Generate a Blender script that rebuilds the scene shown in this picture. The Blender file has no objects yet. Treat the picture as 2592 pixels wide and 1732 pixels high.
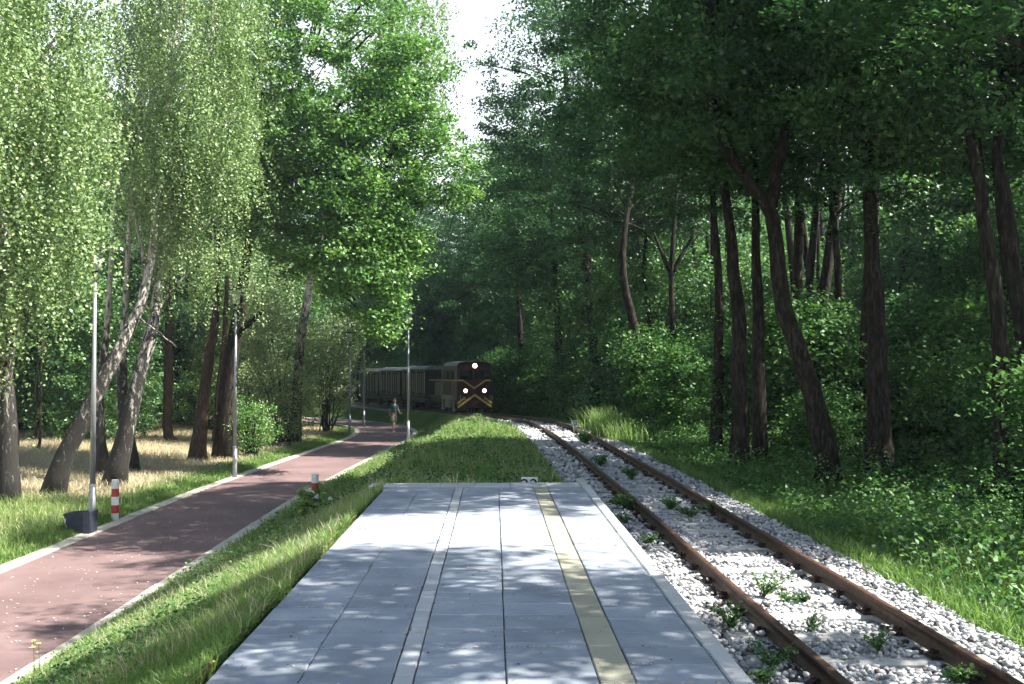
import bpy, bmesh, math, random
import numpy as np
from mathutils import Vector, Matrix
R = math.radians
rng = np.random.default_rng(7)
random.seed(7)
scene = bpy.context.scene
COL = scene.collection

# ------------------------------------------------------------------ camera
CAMZ = 3.2
F, CX, CY, VX, VY = 2520.0, 1296.0, 866.0, 1250.0, 938.0
yaw = math.atan((CX - VX) / F)
pitch = math.atan((VY - CY) / F)
cam_d = bpy.data.cameras.new('camera')
cam_d.sensor_width = 36.0
cam_d.lens = 35.0
cam_d.clip_end = 2000.0
cam_d.clip_start = 0.1
cam = bpy.data.objects.new('camera', cam_d)
COL.objects.link(cam)
cam.location = (0, 0, CAMZ)
cam.rotation_euler = (math.pi / 2 + pitch, 0, -yaw)
scene.camera = cam
_CR = cam.rotation_euler.to_matrix()

# ------------------------------------------------------------------ sky, sun, exposure
SUN_EL, SUN_AZ = 50.0, -5.0           # elevation; azimuth measured from +X towards +Y
sdir = Vector((math.cos(R(SUN_AZ)) * math.cos(R(SUN_EL)), math.sin(R(SUN_AZ)) * math.cos(R(SUN_EL)), math.sin(R(SUN_EL))))
world = bpy.data.worlds.new('World')
scene.world = world
world.use_nodes = True
wn = world.node_tree
bg = wn.nodes['Background']
sky = wn.nodes.new('ShaderNodeTexSky')
sky.sky_type = 'NISHITA'
sky.sun_disc = False
sky.sun_elevation = R(SUN_EL)
sky.sun_rotation = math.atan2(sdir.x, sdir.y)
sky.air_density = 1.0
sky.dust_density = 1.5
# pale summer haze low over the horizon, the same all round
geo_w = wn.nodes.new('ShaderNodeTexCoord')
sep_w = wn.nodes.new('ShaderNodeSeparateXYZ')
wn.links.new(geo_w.outputs['Generated'], sep_w.inputs[0])
mr_w = wn.nodes.new('ShaderNodeMapRange')
mr_w.interpolation_type = 'SMOOTHSTEP'
mr_w.inputs[1].default_value = 0.15
mr_w.inputs[2].default_value = 0.60
mr_w.inputs[3].default_value = 0.9
mr_w.inputs[4].default_value = 0.0
wn.links.new(sep_w.outputs[2], mr_w.inputs[0])
mx_w = wn.nodes.new('ShaderNodeMix')
mx_w.data_type = 'RGBA'
mx_w.inputs[7].default_value = (8.2, 8.6, 9.0, 1)
wn.links.new(mr_w.outputs[0], mx_w.inputs[0])
wn.links.new(sky.outputs[0], mx_w.inputs[6])
wn.links.new(mx_w.outputs[2], bg.inputs[0])
bg.inputs[1].default_value = 0.07
sl = bpy.data.lights.new('sun', 'SUN')
sl.energy = 5.0
sl.angle = R(0.5)
sl.color = (1.0, 0.95, 0.86)
sun = bpy.data.objects.new('sun', sl)
COL.objects.link(sun)
sun.rotation_euler = sdir.to_track_quat('Z', 'Y').to_euler()
sun.location = (20, 0, 40)
scene.view_settings.view_transform = 'Standard'
scene.view_settings.look = 'None'
scene.view_settings.exposure = 1.9
scene.view_settings.gamma = 1.0
scene.view_settings.use_curve_mapping = False
cy = scene.cycles
cy.max_bounces = 6
cy.diffuse_bounces = 3
cy.glossy_bounces = 2
cy.transmission_bounces = 4
cy.transparent_max_bounces = 4
cy.caustics_reflective = False
cy.caustics_refractive = False
cy.sample_clamp_indirect = 6.0
cy.use_denoising = True
cy.use_adaptive_sampling = True
cy.adaptive_threshold = 0.02


def at(sx, sy, Y):
    """point of the photograph (full-size pixels) at the distance Y along the track"""
    d = _CR @ Vector(((sx - CX) / F, -(sy - CY) / F, -1.0))
    k = Y / d.y
    return Vector((d.x * k, Y, CAMZ + d.z * k))


# ------------------------------------------------------------------ materials
def new_mat(name):
    m = bpy.data.materials.new(name)
    m.use_nodes = True
    nt = m.node_tree
    p = nt.nodes['Principled BSDF']
    return m, nt, p


def nd(nt, t, **kw):
    n = nt.nodes.new(t)
    for k, v in kw.items():
        setattr(n, k, v)
    return n


def ramp(nt, fac, stops):
    r = nd(nt, 'ShaderNodeValToRGB')
    e = r.color_ramp.elements
    while len(e) < len(stops):
        e.new(0.5)
    for i, (p, c) in enumerate(stops):
        e[i].position = p
        e[i].color = (*c, 1)
    nt.links.new(fac, r.inputs[0])
    return r


def noise(nt, scale, detail=4, rough=0.6, vec=None, dist=0.0):
    n = nd(nt, 'ShaderNodeTexNoise')
    n.inputs['Scale'].default_value = scale
    n.inputs['Detail'].default_value = detail
    n.inputs['Roughness'].default_value = rough
    n.inputs['Distortion'].default_value = dist
    if vec is None:
        tc = nd(nt, 'ShaderNodeTexCoord')
        vec = tc.outputs['Object']
    nt.links.new(vec, n.inputs['Vector'])
    return n


def bump(nt, p, h, strength=0.3, dist=0.02):
    b = nd(nt, 'ShaderNodeBump')
    b.inputs['Strength'].default_value = strength
    b.inputs['Distance'].default_value = dist
    nt.links.new(h, b.inputs['Height'])
    nt.links.new(b.outputs[0], p.inputs['Normal'])


def simple(name, stops, scale=20, rough=0.7, metal=0.0, bstr=0.0, bscale=60, obj_rand=0.0, spec=0.4, stretch=None):
    m, nt, p = new_mat(name)
    vec = None
    if stretch:
        tc = nd(nt, 'ShaderNodeTexCoord')
        mp = nd(nt, 'ShaderNodeMapping')
        mp.inputs['Scale'].default_value = stretch
        nt.links.new(tc.outputs['Object'], mp.inputs['Vector'])
        vec = mp.outputs[0]
    n = noise(nt, scale, 6, 0.65, vec)
    r = ramp(nt, n.outputs[0], stops)
    out = r.outputs[0]
    if obj_rand:
        oi = nd(nt, 'ShaderNodeObjectInfo')
        hs = nd(nt, 'ShaderNodeHueSaturation')
        mr = nd(nt, 'ShaderNodeMapRange')
        mr.inputs[3].default_value = 1 - obj_rand
        mr.inputs[4].default_value = 1 + obj_rand
        nt.links.new(oi.outputs['Random'], mr.inputs[0])
        nt.links.new(mr.outputs[0], hs.inputs['Value'])
        nt.links.new(out, hs.inputs['Color'])
        out = hs.outputs[0]
    nt.links.new(out, p.inputs['Base Color'])
    p.inputs['Roughness'].default_value = rough
    p.inputs['Metallic'].default_value = metal
    p.inputs['Specular IOR Level'].default_value = spec
    if bstr:
        b = noise(nt, bscale, 5, 0.7, vec)
        bump(nt, p, b.outputs[0], bstr)
    return m


def leaf_mat(name, dark, mid, light, trans=0.4, gloss=0.06, tcol=None):
    m = bpy.data.materials.new(name)
    m.use_nodes = True
    nt = m.node_tree
    nt.nodes.remove(nt.nodes['Principled BSDF'])
    out = nt.nodes['Material Output']
    a = nd(nt, 'ShaderNodeAttribute', attribute_name='tint')
    r = ramp(nt, a.outputs['Fac'], [(0.0, dark), (0.5, mid), (1.0, light)])
    d = nd(nt, 'ShaderNodeBsdfDiffuse')
    t = nd(nt, 'ShaderNodeBsdfTranslucent')
    g = nd(nt, 'ShaderNodeBsdfGlossy')
    g.inputs['Roughness'].default_value = 0.5
    g.inputs['Color'].default_value = (0.5, 0.55, 0.5, 1)
    mc = nd(nt, 'ShaderNodeMix', data_type='RGBA', blend_type='MULTIPLY')
    mc.inputs[0].default_value = 1.0
    nt.links.new(r.outputs[0], mc.inputs[6])
    mc.inputs[7].default_value = (*(tcol or (1.2, 1.38, 0.78)), 1)
    nt.links.new(r.outputs[0], d.inputs[0])
    nt.links.new(mc.outputs[2], t.inputs[0])
    m1 = nd(nt, 'ShaderNodeMixShader')
    m1.inputs[0].default_value = trans
    nt.links.new(d.outputs[0], m1.inputs[1])
    nt.links.new(t.outputs[0], m1.inputs[2])
    m2 = nd(nt, 'ShaderNodeMixShader')
    m2.inputs[0].default_value = gloss
    nt.links.new(m1.outputs[0], m2.inputs[1])
    nt.links.new(g.outputs[0], m2.inputs[2])
    nt.links.new(m2.outputs[0], out.inputs[0])
    return m


M = {}
M['birch_leaf'] = leaf_mat('birch_leaf', (0.062, 0.122, 0.042), (0.18, 0.272, 0.112), (0.41, 0.49, 0.25), 0.26, 0.06)
M['oak_leaf'] = leaf_mat('oak_leaf', (0.035, 0.10, 0.032), (0.115, 0.235, 0.065), (0.27, 0.42, 0.14), 0.32, 0.06)
M['forest_leaf'] = leaf_mat('forest_leaf', (0.022, 0.062, 0.030), (0.050, 0.125, 0.048), (0.11, 0.22, 0.07), 0.38, 0.07)
M['far_leaf'] = leaf_mat('far_leaf', (0.03, 0.09, 0.04), (0.08, 0.175, 0.065), (0.20, 0.33, 0.11), 0.36, 0.06)
M['shrub_leaf'] = leaf_mat('shrub_leaf', (0.08, 0.13, 0.055), (0.17, 0.24, 0.11), (0.33, 0.38, 0.20), 0.28, 0.06)
M['needle'] = leaf_mat('needle', (0.03, 0.07, 0.035), (0.06, 0.115, 0.05), (0.12, 0.17, 0.07), 0.15, 0.05)
M['grass_blade'] = leaf_mat('grass_blade', (0.07, 0.14, 0.04), (0.17, 0.27, 0.075), (0.33, 0.41, 0.16), 0.40, 0.05)
M['dry_blade'] = leaf_mat('dry_blade', (0.30, 0.26, 0.17), (0.43, 0.385, 0.27), (0.58, 0.53, 0.40), 0.30, 0.03, (1.0, 1.0, 0.85))
M['herb_leaf'] = leaf_mat('herb_leaf', (0.03, 0.085, 0.03), (0.07, 0.16, 0.05), (0.17, 0.29, 0.085), 0.34, 0.04)
M['dead_leaf'] = leaf_mat('dead_leaf', (0.05, 0.035, 0.02), (0.14, 0.09, 0.05), (0.35, 0.25, 0.13), 0.1, 0.02, (1, 1, 1))
M['pale_petal'] = leaf_mat('pale_petal', (0.5, 0.42, 0.3), (0.65, 0.58, 0.45), (0.8, 0.75, 0.65), 0.1, 0.05, (1, 1, 1))

M['bark_dark'] = simple('bark_dark', [(0.3, (0.007, 0.006, 0.005)), (0.5, (0.022, 0.018, 0.015)), (0.7, (0.075, 0.064, 0.055))], 6, 0.95, bstr=0.9, bscale=9, stretch=(3, 3, 0.6), spec=0.1)
M['bark_pine'] = simple('bark_pine', [(0.3, (0.02, 0.014, 0.011)), (0.55, (0.06, 0.04, 0.03)), (0.75, (0.13, 0.09, 0.07))], 6, 0.95, bstr=0.9, bscale=9, stretch=(3, 3, 0.7), spec=0.1)


def bark_birch():
    m, nt, p = new_mat('bark_birch')
    tc = nd(nt, 'ShaderNodeTexCoord')
    mp = nd(nt, 'ShaderNodeMapping')
    mp.inputs['Scale'].default_value = (4.0, 4.0, 1.5)
    nt.links.new(tc.outputs['Object'], mp.inputs[0])
    n1 = noise(nt, 2.2, 8, 0.75, mp.outputs[0], 0.6)
    sep = nd(nt, 'ShaderNodeSeparateXYZ')
    nt.links.new(tc.outputs['Object'], sep.inputs[0])
    mr = nd(nt, 'ShaderNodeMapRange')          # old rough black bark at the foot, white higher up
    mr.inputs[1].default_value = 0.0
    mr.inputs[2].default_value = 7.0
    mr.inputs[3].default_value = -0.08
    mr.inputs[4].default_value = 0.16
    nt.links.new(sep.outputs[2], mr.inputs[0])
    ad = nd(nt, 'ShaderNodeMath', operation='ADD')
    nt.links.new(n1.outputs[0], ad.inputs[0])
    nt.links.new(mr.outputs[0], ad.inputs[1])
    r = ramp(nt, ad.outputs[0], [(0.50, (0.014, 0.012, 0.010)), (0.56, (0.045, 0.04, 0.034)), (0.60, (0.30, 0.28, 0.25)), (0.75, (0.55, 0.53, 0.49))])
    nt.links.new(r.outputs[0], p.inputs['Base Color'])
    p.inputs['Roughness'].default_value = 0.85
    bump(nt, p, n1.outputs[0], 0.8, 0.05)
    return m


M['bark_birch'] = bark_birch()


def slab_mat(name, stops, moss=True):
    m, nt, p = new_mat(name)
    geo = nd(nt, 'ShaderNodeNewGeometry')
    n1 = noise(nt, 2.3, 5, 0.6, geo.outputs['Position'])
    n2 = noise(nt, 160, 3, 0.7, geo.outputs['Position'])
    r = ramp(nt, n1.outputs[0], stops)
    oi = nd(nt, 'ShaderNodeObjectInfo')
    mr = nd(nt, 'ShaderNodeMapRange')
    mr.inputs[3].default_value = 0.88
    mr.inputs[4].default_value = 1.10
    nt.links.new(oi.outputs['Random'], mr.inputs[0])
    hs = nd(nt, 'ShaderNodeHueSaturation')
    nt.links.new(mr.outputs[0], hs.inputs['Value'])
    nt.links.new(r.outputs[0], hs.inputs['Color'])
    mx = nd(nt, 'ShaderNodeMix', data_type='RGBA', blend_type='MULTIPLY')
    r2 = ramp(nt, n2.outputs[0], [(0.3, (0.72, 0.72, 0.72)), (0.6, (1, 1, 1))])
    mx.inputs[0].default_value = 0.8
    nt.links.new(hs.outputs[0], mx.inputs[6])
    nt.links.new(r2.outputs[0], mx.inputs[7])
    nt.links.new(mx.outputs[2], p.inputs['Base Color'])
    p.inputs['Roughness'].default_value = 0.8
    p.inputs['Specular IOR Level'].default_value = 0.35
    bump(nt, p, n2.outputs[0], 0.35, 0.004)
    return m


M['slab'] = slab_mat('slab', [(0.3, (0.22, 0.25, 0.295)), (0.5, (0.285, 0.32, 0.375)), (0.7, (0.36, 0.395, 0.44))])
M['block'] = slab_mat('block', [(0.3, (0.36, 0.38, 0.40)), (0.5, (0.42, 0.44, 0.46)), (0.75, (0.50, 0.52, 0.54))])
M['kerb'] = slab_mat('kerb', [(0.3, (0.42, 0.43, 0.43)), (0.5, (0.48, 0.49, 0.49)), (0.75, (0.56, 0.56, 0.55))])
M['path_kerb'] = slab_mat('path_kerb', [(0.3, (0.36, 0.34, 0.29)), (0.5, (0.45, 0.43, 0.37)), (0.75, (0.54, 0.52, 0.46))])
M['yellow'] = slab_mat('yellow', [(0.3, (0.30, 0.295, 0.225)), (0.5, (0.35, 0.345, 0.265)), (0.75, (0.42, 0.41, 0.32))])
M['joint'] = simple('joint', [(0.35, (0.05, 0.05, 0.045)), (0.5, (0.15, 0.155, 0.16)), (0.7, (0.24, 0.25, 0.26))], 12, 0.95, spec=0.1)
M['concrete'] = simple('concrete', [(0.3, (0.26, 0.255, 0.24)), (0.6, (0.38, 0.37, 0.35))], 8, 0.9, bstr=0.3)
M['sleeper'] = simple('sleeper', [(0.3, (0.30, 0.30, 0.29)), (0.6, (0.44, 0.44, 0.43))], 8, 0.9, bstr=0.4)
M['rust'] = simple('rust', [(0.3, (0.026, 0.014, 0.011)), (0.5, (0.062, 0.031, 0.020)), (0.7, (0.14, 0.064, 0.036))], 14, 0.55, bstr=0.25, metal=0.15, spec=0.5)
M['rust_dark'] = simple('rust_dark', [(0.3, (0.016, 0.011, 0.010)), (0.7, (0.07, 0.032, 0.022))], 30, 0.8, bstr=0.4)
M['metal_grey'] = simple('metal_grey', [(0.3, (0.24, 0.26, 0.28)), (0.7, (0.32, 0.34, 0.36))], 6, 0.4, metal=0.35, spec=0.5)
M['bin'] = simple('bin', [(0.3, (0.02, 0.024, 0.045)), (0.7, (0.045, 0.05, 0.075))], 14, 0.5, bstr=0.1)
M['black'] = simple('black', [(0.3, (0.008, 0.008, 0.009)), (0.7, (0.02, 0.02, 0.022))], 14, 0.6)
M['white_paint'] = simple('white_paint', [(0.25, (0.48, 0.50, 0.50)), (0.6, (0.68, 0.70, 0.70))], 12, 0.5, bstr=0.05)
M['red_paint'] = simple('red_paint', [(0.3, (0.30, 0.03, 0.028)), (0.6, (0.42, 0.045, 0.04))], 12, 0.45)
M['loco_maroon'] = simple('loco_maroon', [(0.3, (0.030, 0.007, 0.009)), (0.7, (0.048, 0.010, 0.013))], 5, 0.4, spec=0.5)
M['coach_brown'] = simple('coach_brown', [(0.3, (0.014, 0.006, 0.006)), (0.7, (0.026, 0.011, 0.011))], 5, 0.6)
M['loco_yellow'] = simple('loco_yellow', [(0.3, (0.36, 0.28, 0.07)), (0.7, (0.48, 0.38, 0.10))], 9, 0.5)
M['cream'] = simple('cream', [(0.3, (0.16, 0.16, 0.12)), (0.7, (0.24, 0.24, 0.18))], 6, 0.6)
M['slat_paint'] = simple('slat_paint', [(0.3, (0.42, 0.40, 0.30)), (0.7, (0.55, 0.53, 0.42))], 6, 0.6)
M['roof'] = simple('roof', [(0.3, (0.09, 0.095, 0.095)), (0.7, (0.19, 0.20, 0.20))], 6, 0.55)
M['glass'] = simple('glass', [(0.3, (0.012, 0.016, 0.02)), (0.7, (0.02, 0.025, 0.03))], 2, 0.08, spec=0.8)
M['skin'] = simple('skin', [(0.3, (0.42, 0.24, 0.17)), (0.7, (0.50, 0.30, 0.22))], 20, 0.5)
M['shirt'] = simple('shirt', [(0.3, (0.03, 0.10, 0.12)), (0.7, (0.045, 0.14, 0.16))], 20, 0.8)
M['shorts'] = simple('shorts', [(0.3, (0.55, 0.50, 0.40)), (0.7, (0.66, 0.61, 0.51))], 20, 0.8)
M['hair'] = simple('hair', [(0.3, (0.06, 0.022, 0.014)), (0.7, (0.13, 0.045, 0.028))], 40, 0.6)
M['shoe'] = simple('shoe', [(0.3, (0.55, 0.45, 0.43)), (0.7, (0.7, 0.6, 0.58))], 20, 0.6)
M['flower_yellow'] = simple('flower_yellow', [(0.3, (0.75, 0.55, 0.02)), (0.7, (0.85, 0.68, 0.04))], 20, 0.7)
M['stem_green'] = simple('stem_green', [(0.3, (0.06, 0.10, 0.03)), (0.7, (0.10, 0.15, 0.05))], 20, 0.8)


def emis(name, c, s):
    m, nt, p = new_mat(name)
    p.inputs['Base Color'].default_value = (0.8, 0.8, 0.75, 1)
    p.inputs['Emission Color'].default_value = (*c, 1)
    p.inputs['Emission Strength'].default_value = s
    return m


M['headlight'] = emis('headlight', (1.0, 0.74, 0.42), 4.0)


def asphalt():
    m, nt, p = new_mat('red_asphalt')
    geo = nd(nt, 'ShaderNodeNewGeometry')
    n1 = noise(nt, 0.7, 5, 0.6, geo.outputs['Position'])
    n2 = noise(nt, 90, 4, 0.8, geo.outputs['Position'])
    r = ramp(nt, n1.outputs[0], [(0.3, (0.125, 0.082, 0.082)), (0.5, (0.165, 0.110, 0.109)), (0.72, (0.205, 0.140, 0.138))])
    r2 = ramp(nt, n2.outputs[0], [(0.35, (0.65, 0.65, 0.65)), (0.6, (1.05, 1.0, 1.0))])
    mx = nd(nt, 'ShaderNodeMix', data_type='RGBA', blend_type='MULTIPLY')
    mx.inputs[0].default_value = 0.8
    nt.links.new(r.outputs[0], mx.inputs[6])
    nt.links.new(r2.outputs[0], mx.inputs[7])
    nt.links.new(mx.outputs[2], p.inputs['Base Color'])
    p.inputs['Roughness'].default_value = 0.8
    bump(nt, p, n2.outputs[0], 0.5, 0.006)
    return m


M['red_asphalt'] = asphalt()


def stone_mat(name='ballast_stone', flat=False):
    m, nt, p = new_mat(name)
    geo = nd(nt, 'ShaderNodeNewGeometry')
    if flat:
        v = nd(nt, 'ShaderNodeTexVoronoi')
        v.inputs['Scale'].default_value = 19
        nt.links.new(geo.outputs['Position'], v.inputs['Vector'])
        r = ramp(nt, v.outputs['Distance'], [(0.0, (0.50, 0.50, 0.51)), (0.45, (0.36, 0.36, 0.37)), (0.8, (0.05, 0.05, 0.05))])
        nt.links.new(r.outputs[0], p.inputs['Base Color'])
        inv = nd(nt, 'ShaderNodeMath', operation='MULTIPLY')
        inv.inputs[1].default_value = -1
        nt.links.new(v.outputs['Distance'], inv.inputs[0])
        bump(nt, p, inv.outputs[0], 1.0, 0.06)
    else:
        a = nd(nt, 'ShaderNodeAttribute', attribute_name='tint')
        oi = nd(nt, 'ShaderNodeObjectInfo')
        r = ramp(nt, a.outputs['Fac'], [(0.0, (0.03, 0.018, 0.014)), (0.15, (0.12, 0.075, 0.06)), (0.25, (0.20, 0.21, 0.225)), (0.6, (0.42, 0.43, 0.45)), (1.0, (0.62, 0.625, 0.63))])
        n1 = noise(nt, 30, 4, 0.7, geo.outputs['Position'])
        r2 = ramp(nt, n1.outputs[0], [(0.3, (0.7, 0.69, 0.68)), (0.6, (1, 1, 1))])
        mx = nd(nt, 'ShaderNodeMix', data_type='RGBA', blend_type='MULTIPLY')
        mx.inputs[0].default_value = 1.0
        nt.links.new(r.outputs[0], mx.inputs[6])
        nt.links.new(r2.outputs[0], mx.inputs[7])
        nt.links.new(mx.outputs[2], p.inputs['Base Color'])
        bump(nt, p, n1.outputs[0], 0.4, 0.01)
    p.inputs['Roughness'].default_value = 0.85
    return m


M['ballast_stone'] = stone_mat()
M['ballast_bed'] = stone_mat('ballast_bed', True)


def ground_mat():
    m, nt, p = new_mat('ground')
    geo = nd(nt, 'ShaderNodeNewGeometry')
    a = nd(nt, 'ShaderNodeAttribute', attribute_name='zone')
    n1 = noise(nt, 1.3, 6, 0.7, geo.outputs['Position'])
    n2 = noise(nt, 14, 6, 0.75, geo.outputs['Position'])
    green = ramp(nt, n2.outputs[0], [(0.3, (0.02, 0.03, 0.012)), (0.5, (0.045, 0.08, 0.02)), (0.75, (0.10, 0.15, 0.045))])
    dry = ramp(nt, n2.outputs[0], [(0.3, (0.22, 0.17, 0.10)), (0.5, (0.38, 0.31, 0.18)), (0.75, (0.50, 0.43, 0.27))])
    soil = ramp(nt, n2.outputs[0], [(0.3, (0.018, 0.014, 0.010)), (0.6, (0.05, 0.04, 0.026))])
    sp = nd(nt, 'ShaderNodeSeparateColor')
    nt.links.new(a.outputs['Color'], sp.inputs[0])
    ad = nd(nt, 'ShaderNodeMath', operation='ADD')
    sb = nd(nt, 'ShaderNodeMath', operation='SUBTRACT')
    sb.inputs[1].default_value = 0.5
    nt.links.new(n1.outputs[0], sb.inputs[0])
    nt.links.new(sp.outputs[0], ad.inputs[0])
    nt.links.new(sb.outputs[0], ad.inputs[1])
    mr = nd(nt, 'ShaderNodeMapRange')
    mr.inputs[1].default_value = 0.4
    mr.inputs[2].default_value = 0.6
    nt.links.new(ad.outputs[0], mr.inputs[0])
    m1 = nd(nt, 'ShaderNodeMix', data_type='RGBA')
    nt.links.new(mr.outputs[0], m1.inputs[0])
    nt.links.new(green.outputs[0], m1.inputs[6])
    nt.links.new(dry.outputs[0], m1.inputs[7])
    m2 = nd(nt, 'ShaderNodeMix', data_type='RGBA')
    nt.links.new(sp.outputs[1], m2.inputs[0])
    nt.links.new(m1.outputs[2], m2.inputs[6])
    nt.links.new(soil.outputs[0], m2.inputs[7])
    nt.links.new(m2.outputs[2], p.inputs['Base Color'])
    p.inputs['Roughness'].default_value = 0.95
    p.inputs['Specular IOR Level'].default_value = 0.1
    bump(nt, p, n2.outputs[0], 0.8, 0.05)
    return m


M['ground'] = ground_mat()

# ------------------------------------------------------------------ object helpers
def tag(o, label=None, cat=None, group=None, kind=None):
    if label: o['label'] = label
    if cat: o['category'] = cat
    if group: o['group'] = group
    if kind: o['kind'] = kind
    return o


def empty(name, loc, label=None, cat=None, group=None, rz=0.0):
    o = bpy.data.objects.new(name, None)
    COL.objects.link(o)
    o.location = loc
    o.rotation_euler = (0, 0, rz)
    o.empty_display_size = 0.3
    return tag(o, label, cat, group)


def mesh_obj(name, me, parent=None, loc=None):
    o = bpy.data.objects.new(name, me)
    COL.objects.link(o)
    if parent: o.parent = parent
    if loc is not None: o.location = loc
    return o


def np_mesh(name, verts, faces, mat, tint=None, smooth=False):
    """verts Nx3, faces MxK all with the same K"""
    me = bpy.data.meshes.new(name)
    nv, (nf, k) = len(verts), faces.shape
    me.vertices.add(nv)
    me.vertices.foreach_set('co', np.ascontiguousarray(verts, dtype=np.float32).ravel())
    me.loops.add(nf * k)
    me.loops.foreach_set('vertex_index', np.ascontiguousarray(faces, dtype=np.int32).ravel())
    me.polygons.add(nf)
    me.polygons.foreach_set('loop_start', np.arange(0, nf * k, k, dtype=np.int32))
    if smooth:
        me.polygons.foreach_set('use_smooth', np.ones(nf, dtype=bool))
    me.materials.append(mat)
    if tint is not None:
        at_ = me.attributes.new('tint', 'FLOAT', 'FACE')
        at_.data.foreach_set('value', np.ascontiguousarray(tint, dtype=np.float32))
    me.update(calc_edges=True)
    return me


class MB:
    def __init__(self):
        self.v, self.f = [], []

    def add(self, vs, fs):
        b = len(self.v)
        self.v += [tuple(p) for p in vs]
        self.f += [tuple(i + b for i in f) for f in fs]
        return self

    def box(self, c, s, rz=0.0, taper=1.0, ch=0.0):
        x, y, z = s[0] / 2, s[1] / 2, s[2] / 2
        pts = []
        if ch:
            lv = [(-z, 1, 0), (z - ch, 1, 0), (z, 1, ch)]
        else:
            lv = [(-z, taper, 0), (z, 1, 0)]
        for (h, t, i) in lv:
            for sx, sy in ((-1, -1), (1, -1), (1, 1), (-1, 1)):
                pts.append(((x - i) * sx * t, (y - i) * sy * t, h))
        cr, sr = math.cos(rz), math.sin(rz)
        pts = [(c[0] + p[0] * cr - p[1] * sr, c[1] + p[0] * sr + p[1] * cr, c[2] + p[2]) for p in pts]
        n = len(lv)
        fs = [(3, 2, 1, 0), tuple(4 * (n - 1) + i for i in range(4))]
        for l in range(n - 1):
            for i in range(4):
                j = (i + 1) % 4
                fs.append((4 * l + i, 4 * l + j, 4 * l + 4 + j, 4 * l + 4 + i))
        return self.add(pts, fs)

    def tube(self, pts, rad, n=8, caps=True, jit=0.0):
        pts = [Vector(p) for p in pts]
        if not hasattr(rad, '__len__'):
            rad = [rad] * len(pts)
        vs, fs = [], []
        prev = None
        for i, p in enumerate(pts):
            t = (pts[min(i + 1, len(pts) - 1)] - pts[max(i - 1, 0)]).normalized()
            if prev is None:
                u = t.orthogonal().normalized()
            else:
                u = (prev - t * prev.dot(t)).normalized()
            prev = u
            w = t.cross(u)
            for k in range(n):
                a = 2 * math.pi * k / n
                r = rad[i] * (1 + (random.uniform(-jit, jit) if jit else 0))
                vs.append(p + (u * math.cos(a) + w * math.sin(a)) * r)
            if i:
                for k in range(n):
                    k2 = (k + 1) % n
                    fs.append(((i - 1) * n + k, (i - 1) * n + k2, i * n + k2, i * n + k))
        if caps:
            fs.append(tuple(range(n - 1, -1, -1)))
            fs.append(tuple((len(pts) - 1) * n + k for k in range(n)))
        return self.add(vs, fs)

    def prism(self, poly, d0, d1, axis='y'):
        """polygon in (x, z) pushed along y from d0 to d1"""
        n = len(poly)
        vs = [(p[0], d0, p[1]) for p in poly] + [(p[0], d1, p[1]) for p in poly]
        fs = [tuple(range(n)), tuple(range(2 * n - 1, n - 1, -1))]
        for i in range(n):
            j = (i + 1) % n
            fs.append((i, i + n, j + n, j))
        return self.add(vs, fs)

    def mesh(self, name, mat, smooth=False):
        me = bpy.data.meshes.new(name)
        me.from_pydata(self.v, [], self.f)
        me.materials.append(mat)
        bm = bmesh.new()
        bm.from_mesh(me)
        bmesh.ops.recalc_face_normals(bm, faces=bm.faces)
        bm.to_mesh(me)
        bm.free()
        if smooth:
            me.polygons.foreach_set('use_smooth', np.ones(len(me.polygons), dtype=bool))
        return me

    def obj(self, name, mat, parent=None, loc=None, smooth=False):
        return mesh_obj(name, self.mesh(name, mat, smooth), parent, loc)


def copy_tree(o, parent=None):
    c = o.copy()
    COL.objects.link(c)
    c.parent = parent
    for ch in o.children:
        copy_tree(ch, c)
    return c


# ------------------------------------------------------------------ lines of track and path, ground height
TY = np.array([-20, 5, 12, 20, 26, 30, 35, 38.5, 42, 45, 52, 60, 72, 85, 100, 115, 160])
TX = np.array([2.75, 2.68, 2.64, 2.55, 2.44, 2.34, 2.12, 1.84, 1.38, 0.78, -1.05, -3.7, -8.3, -13.8, -20.8, -28.5, -52])
RZY = np.array([-20, 30, 38, 52, 72, 100, 160])
RZZ = np.array([1.3, 1.3, 1.26, 0.98, 0.72, 0.6, 0.6])
PTS_PATH = np.array([(-6.4, -20), (-6.4, 10), (-6.4, 25), (-6.2, 31), (-5.75, 40), (-5.4, 48), (-5.9, 54), (-7.5, 59), (-10.5, 63.5), (-15, 67), (-22, 70), (-34, 73)], float)


def smooth_line(pts, n=400):
    """Catmull-Rom through the points"""
    out = []
    P = [2 * pts[0] - pts[1]] + list(pts) + [2 * pts[-1] - pts[-2]]
    m = max(2, n // (len(pts) - 1))
    for i in range(1, len(P) - 2):
        for t in np.linspace(0, 1, m, endpoint=False):
            p0, p1, p2, p3 = P[i - 1], P[i], P[i + 1], P[i + 2]
            out.append(0.5 * ((2 * p1) + (-p0 + p2) * t + (2 * p0 - 5 * p1 + 4 * p2 - p3) * t * t + (-p0 + 3 * p1 - 3 * p2 + p3) * t ** 3))
    out.append(P[-2])
    return np.array(out)


TRK = smooth_line(np.stack([TX, TY], 1), 640)
PATH = smooth_line(PTS_PATH, 330)


def track_x(y):
    return np.interp(y, TRK[:, 1], TRK[:, 0])


def rail_z(y):
    return np.interp(y, RZY, RZZ)


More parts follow.
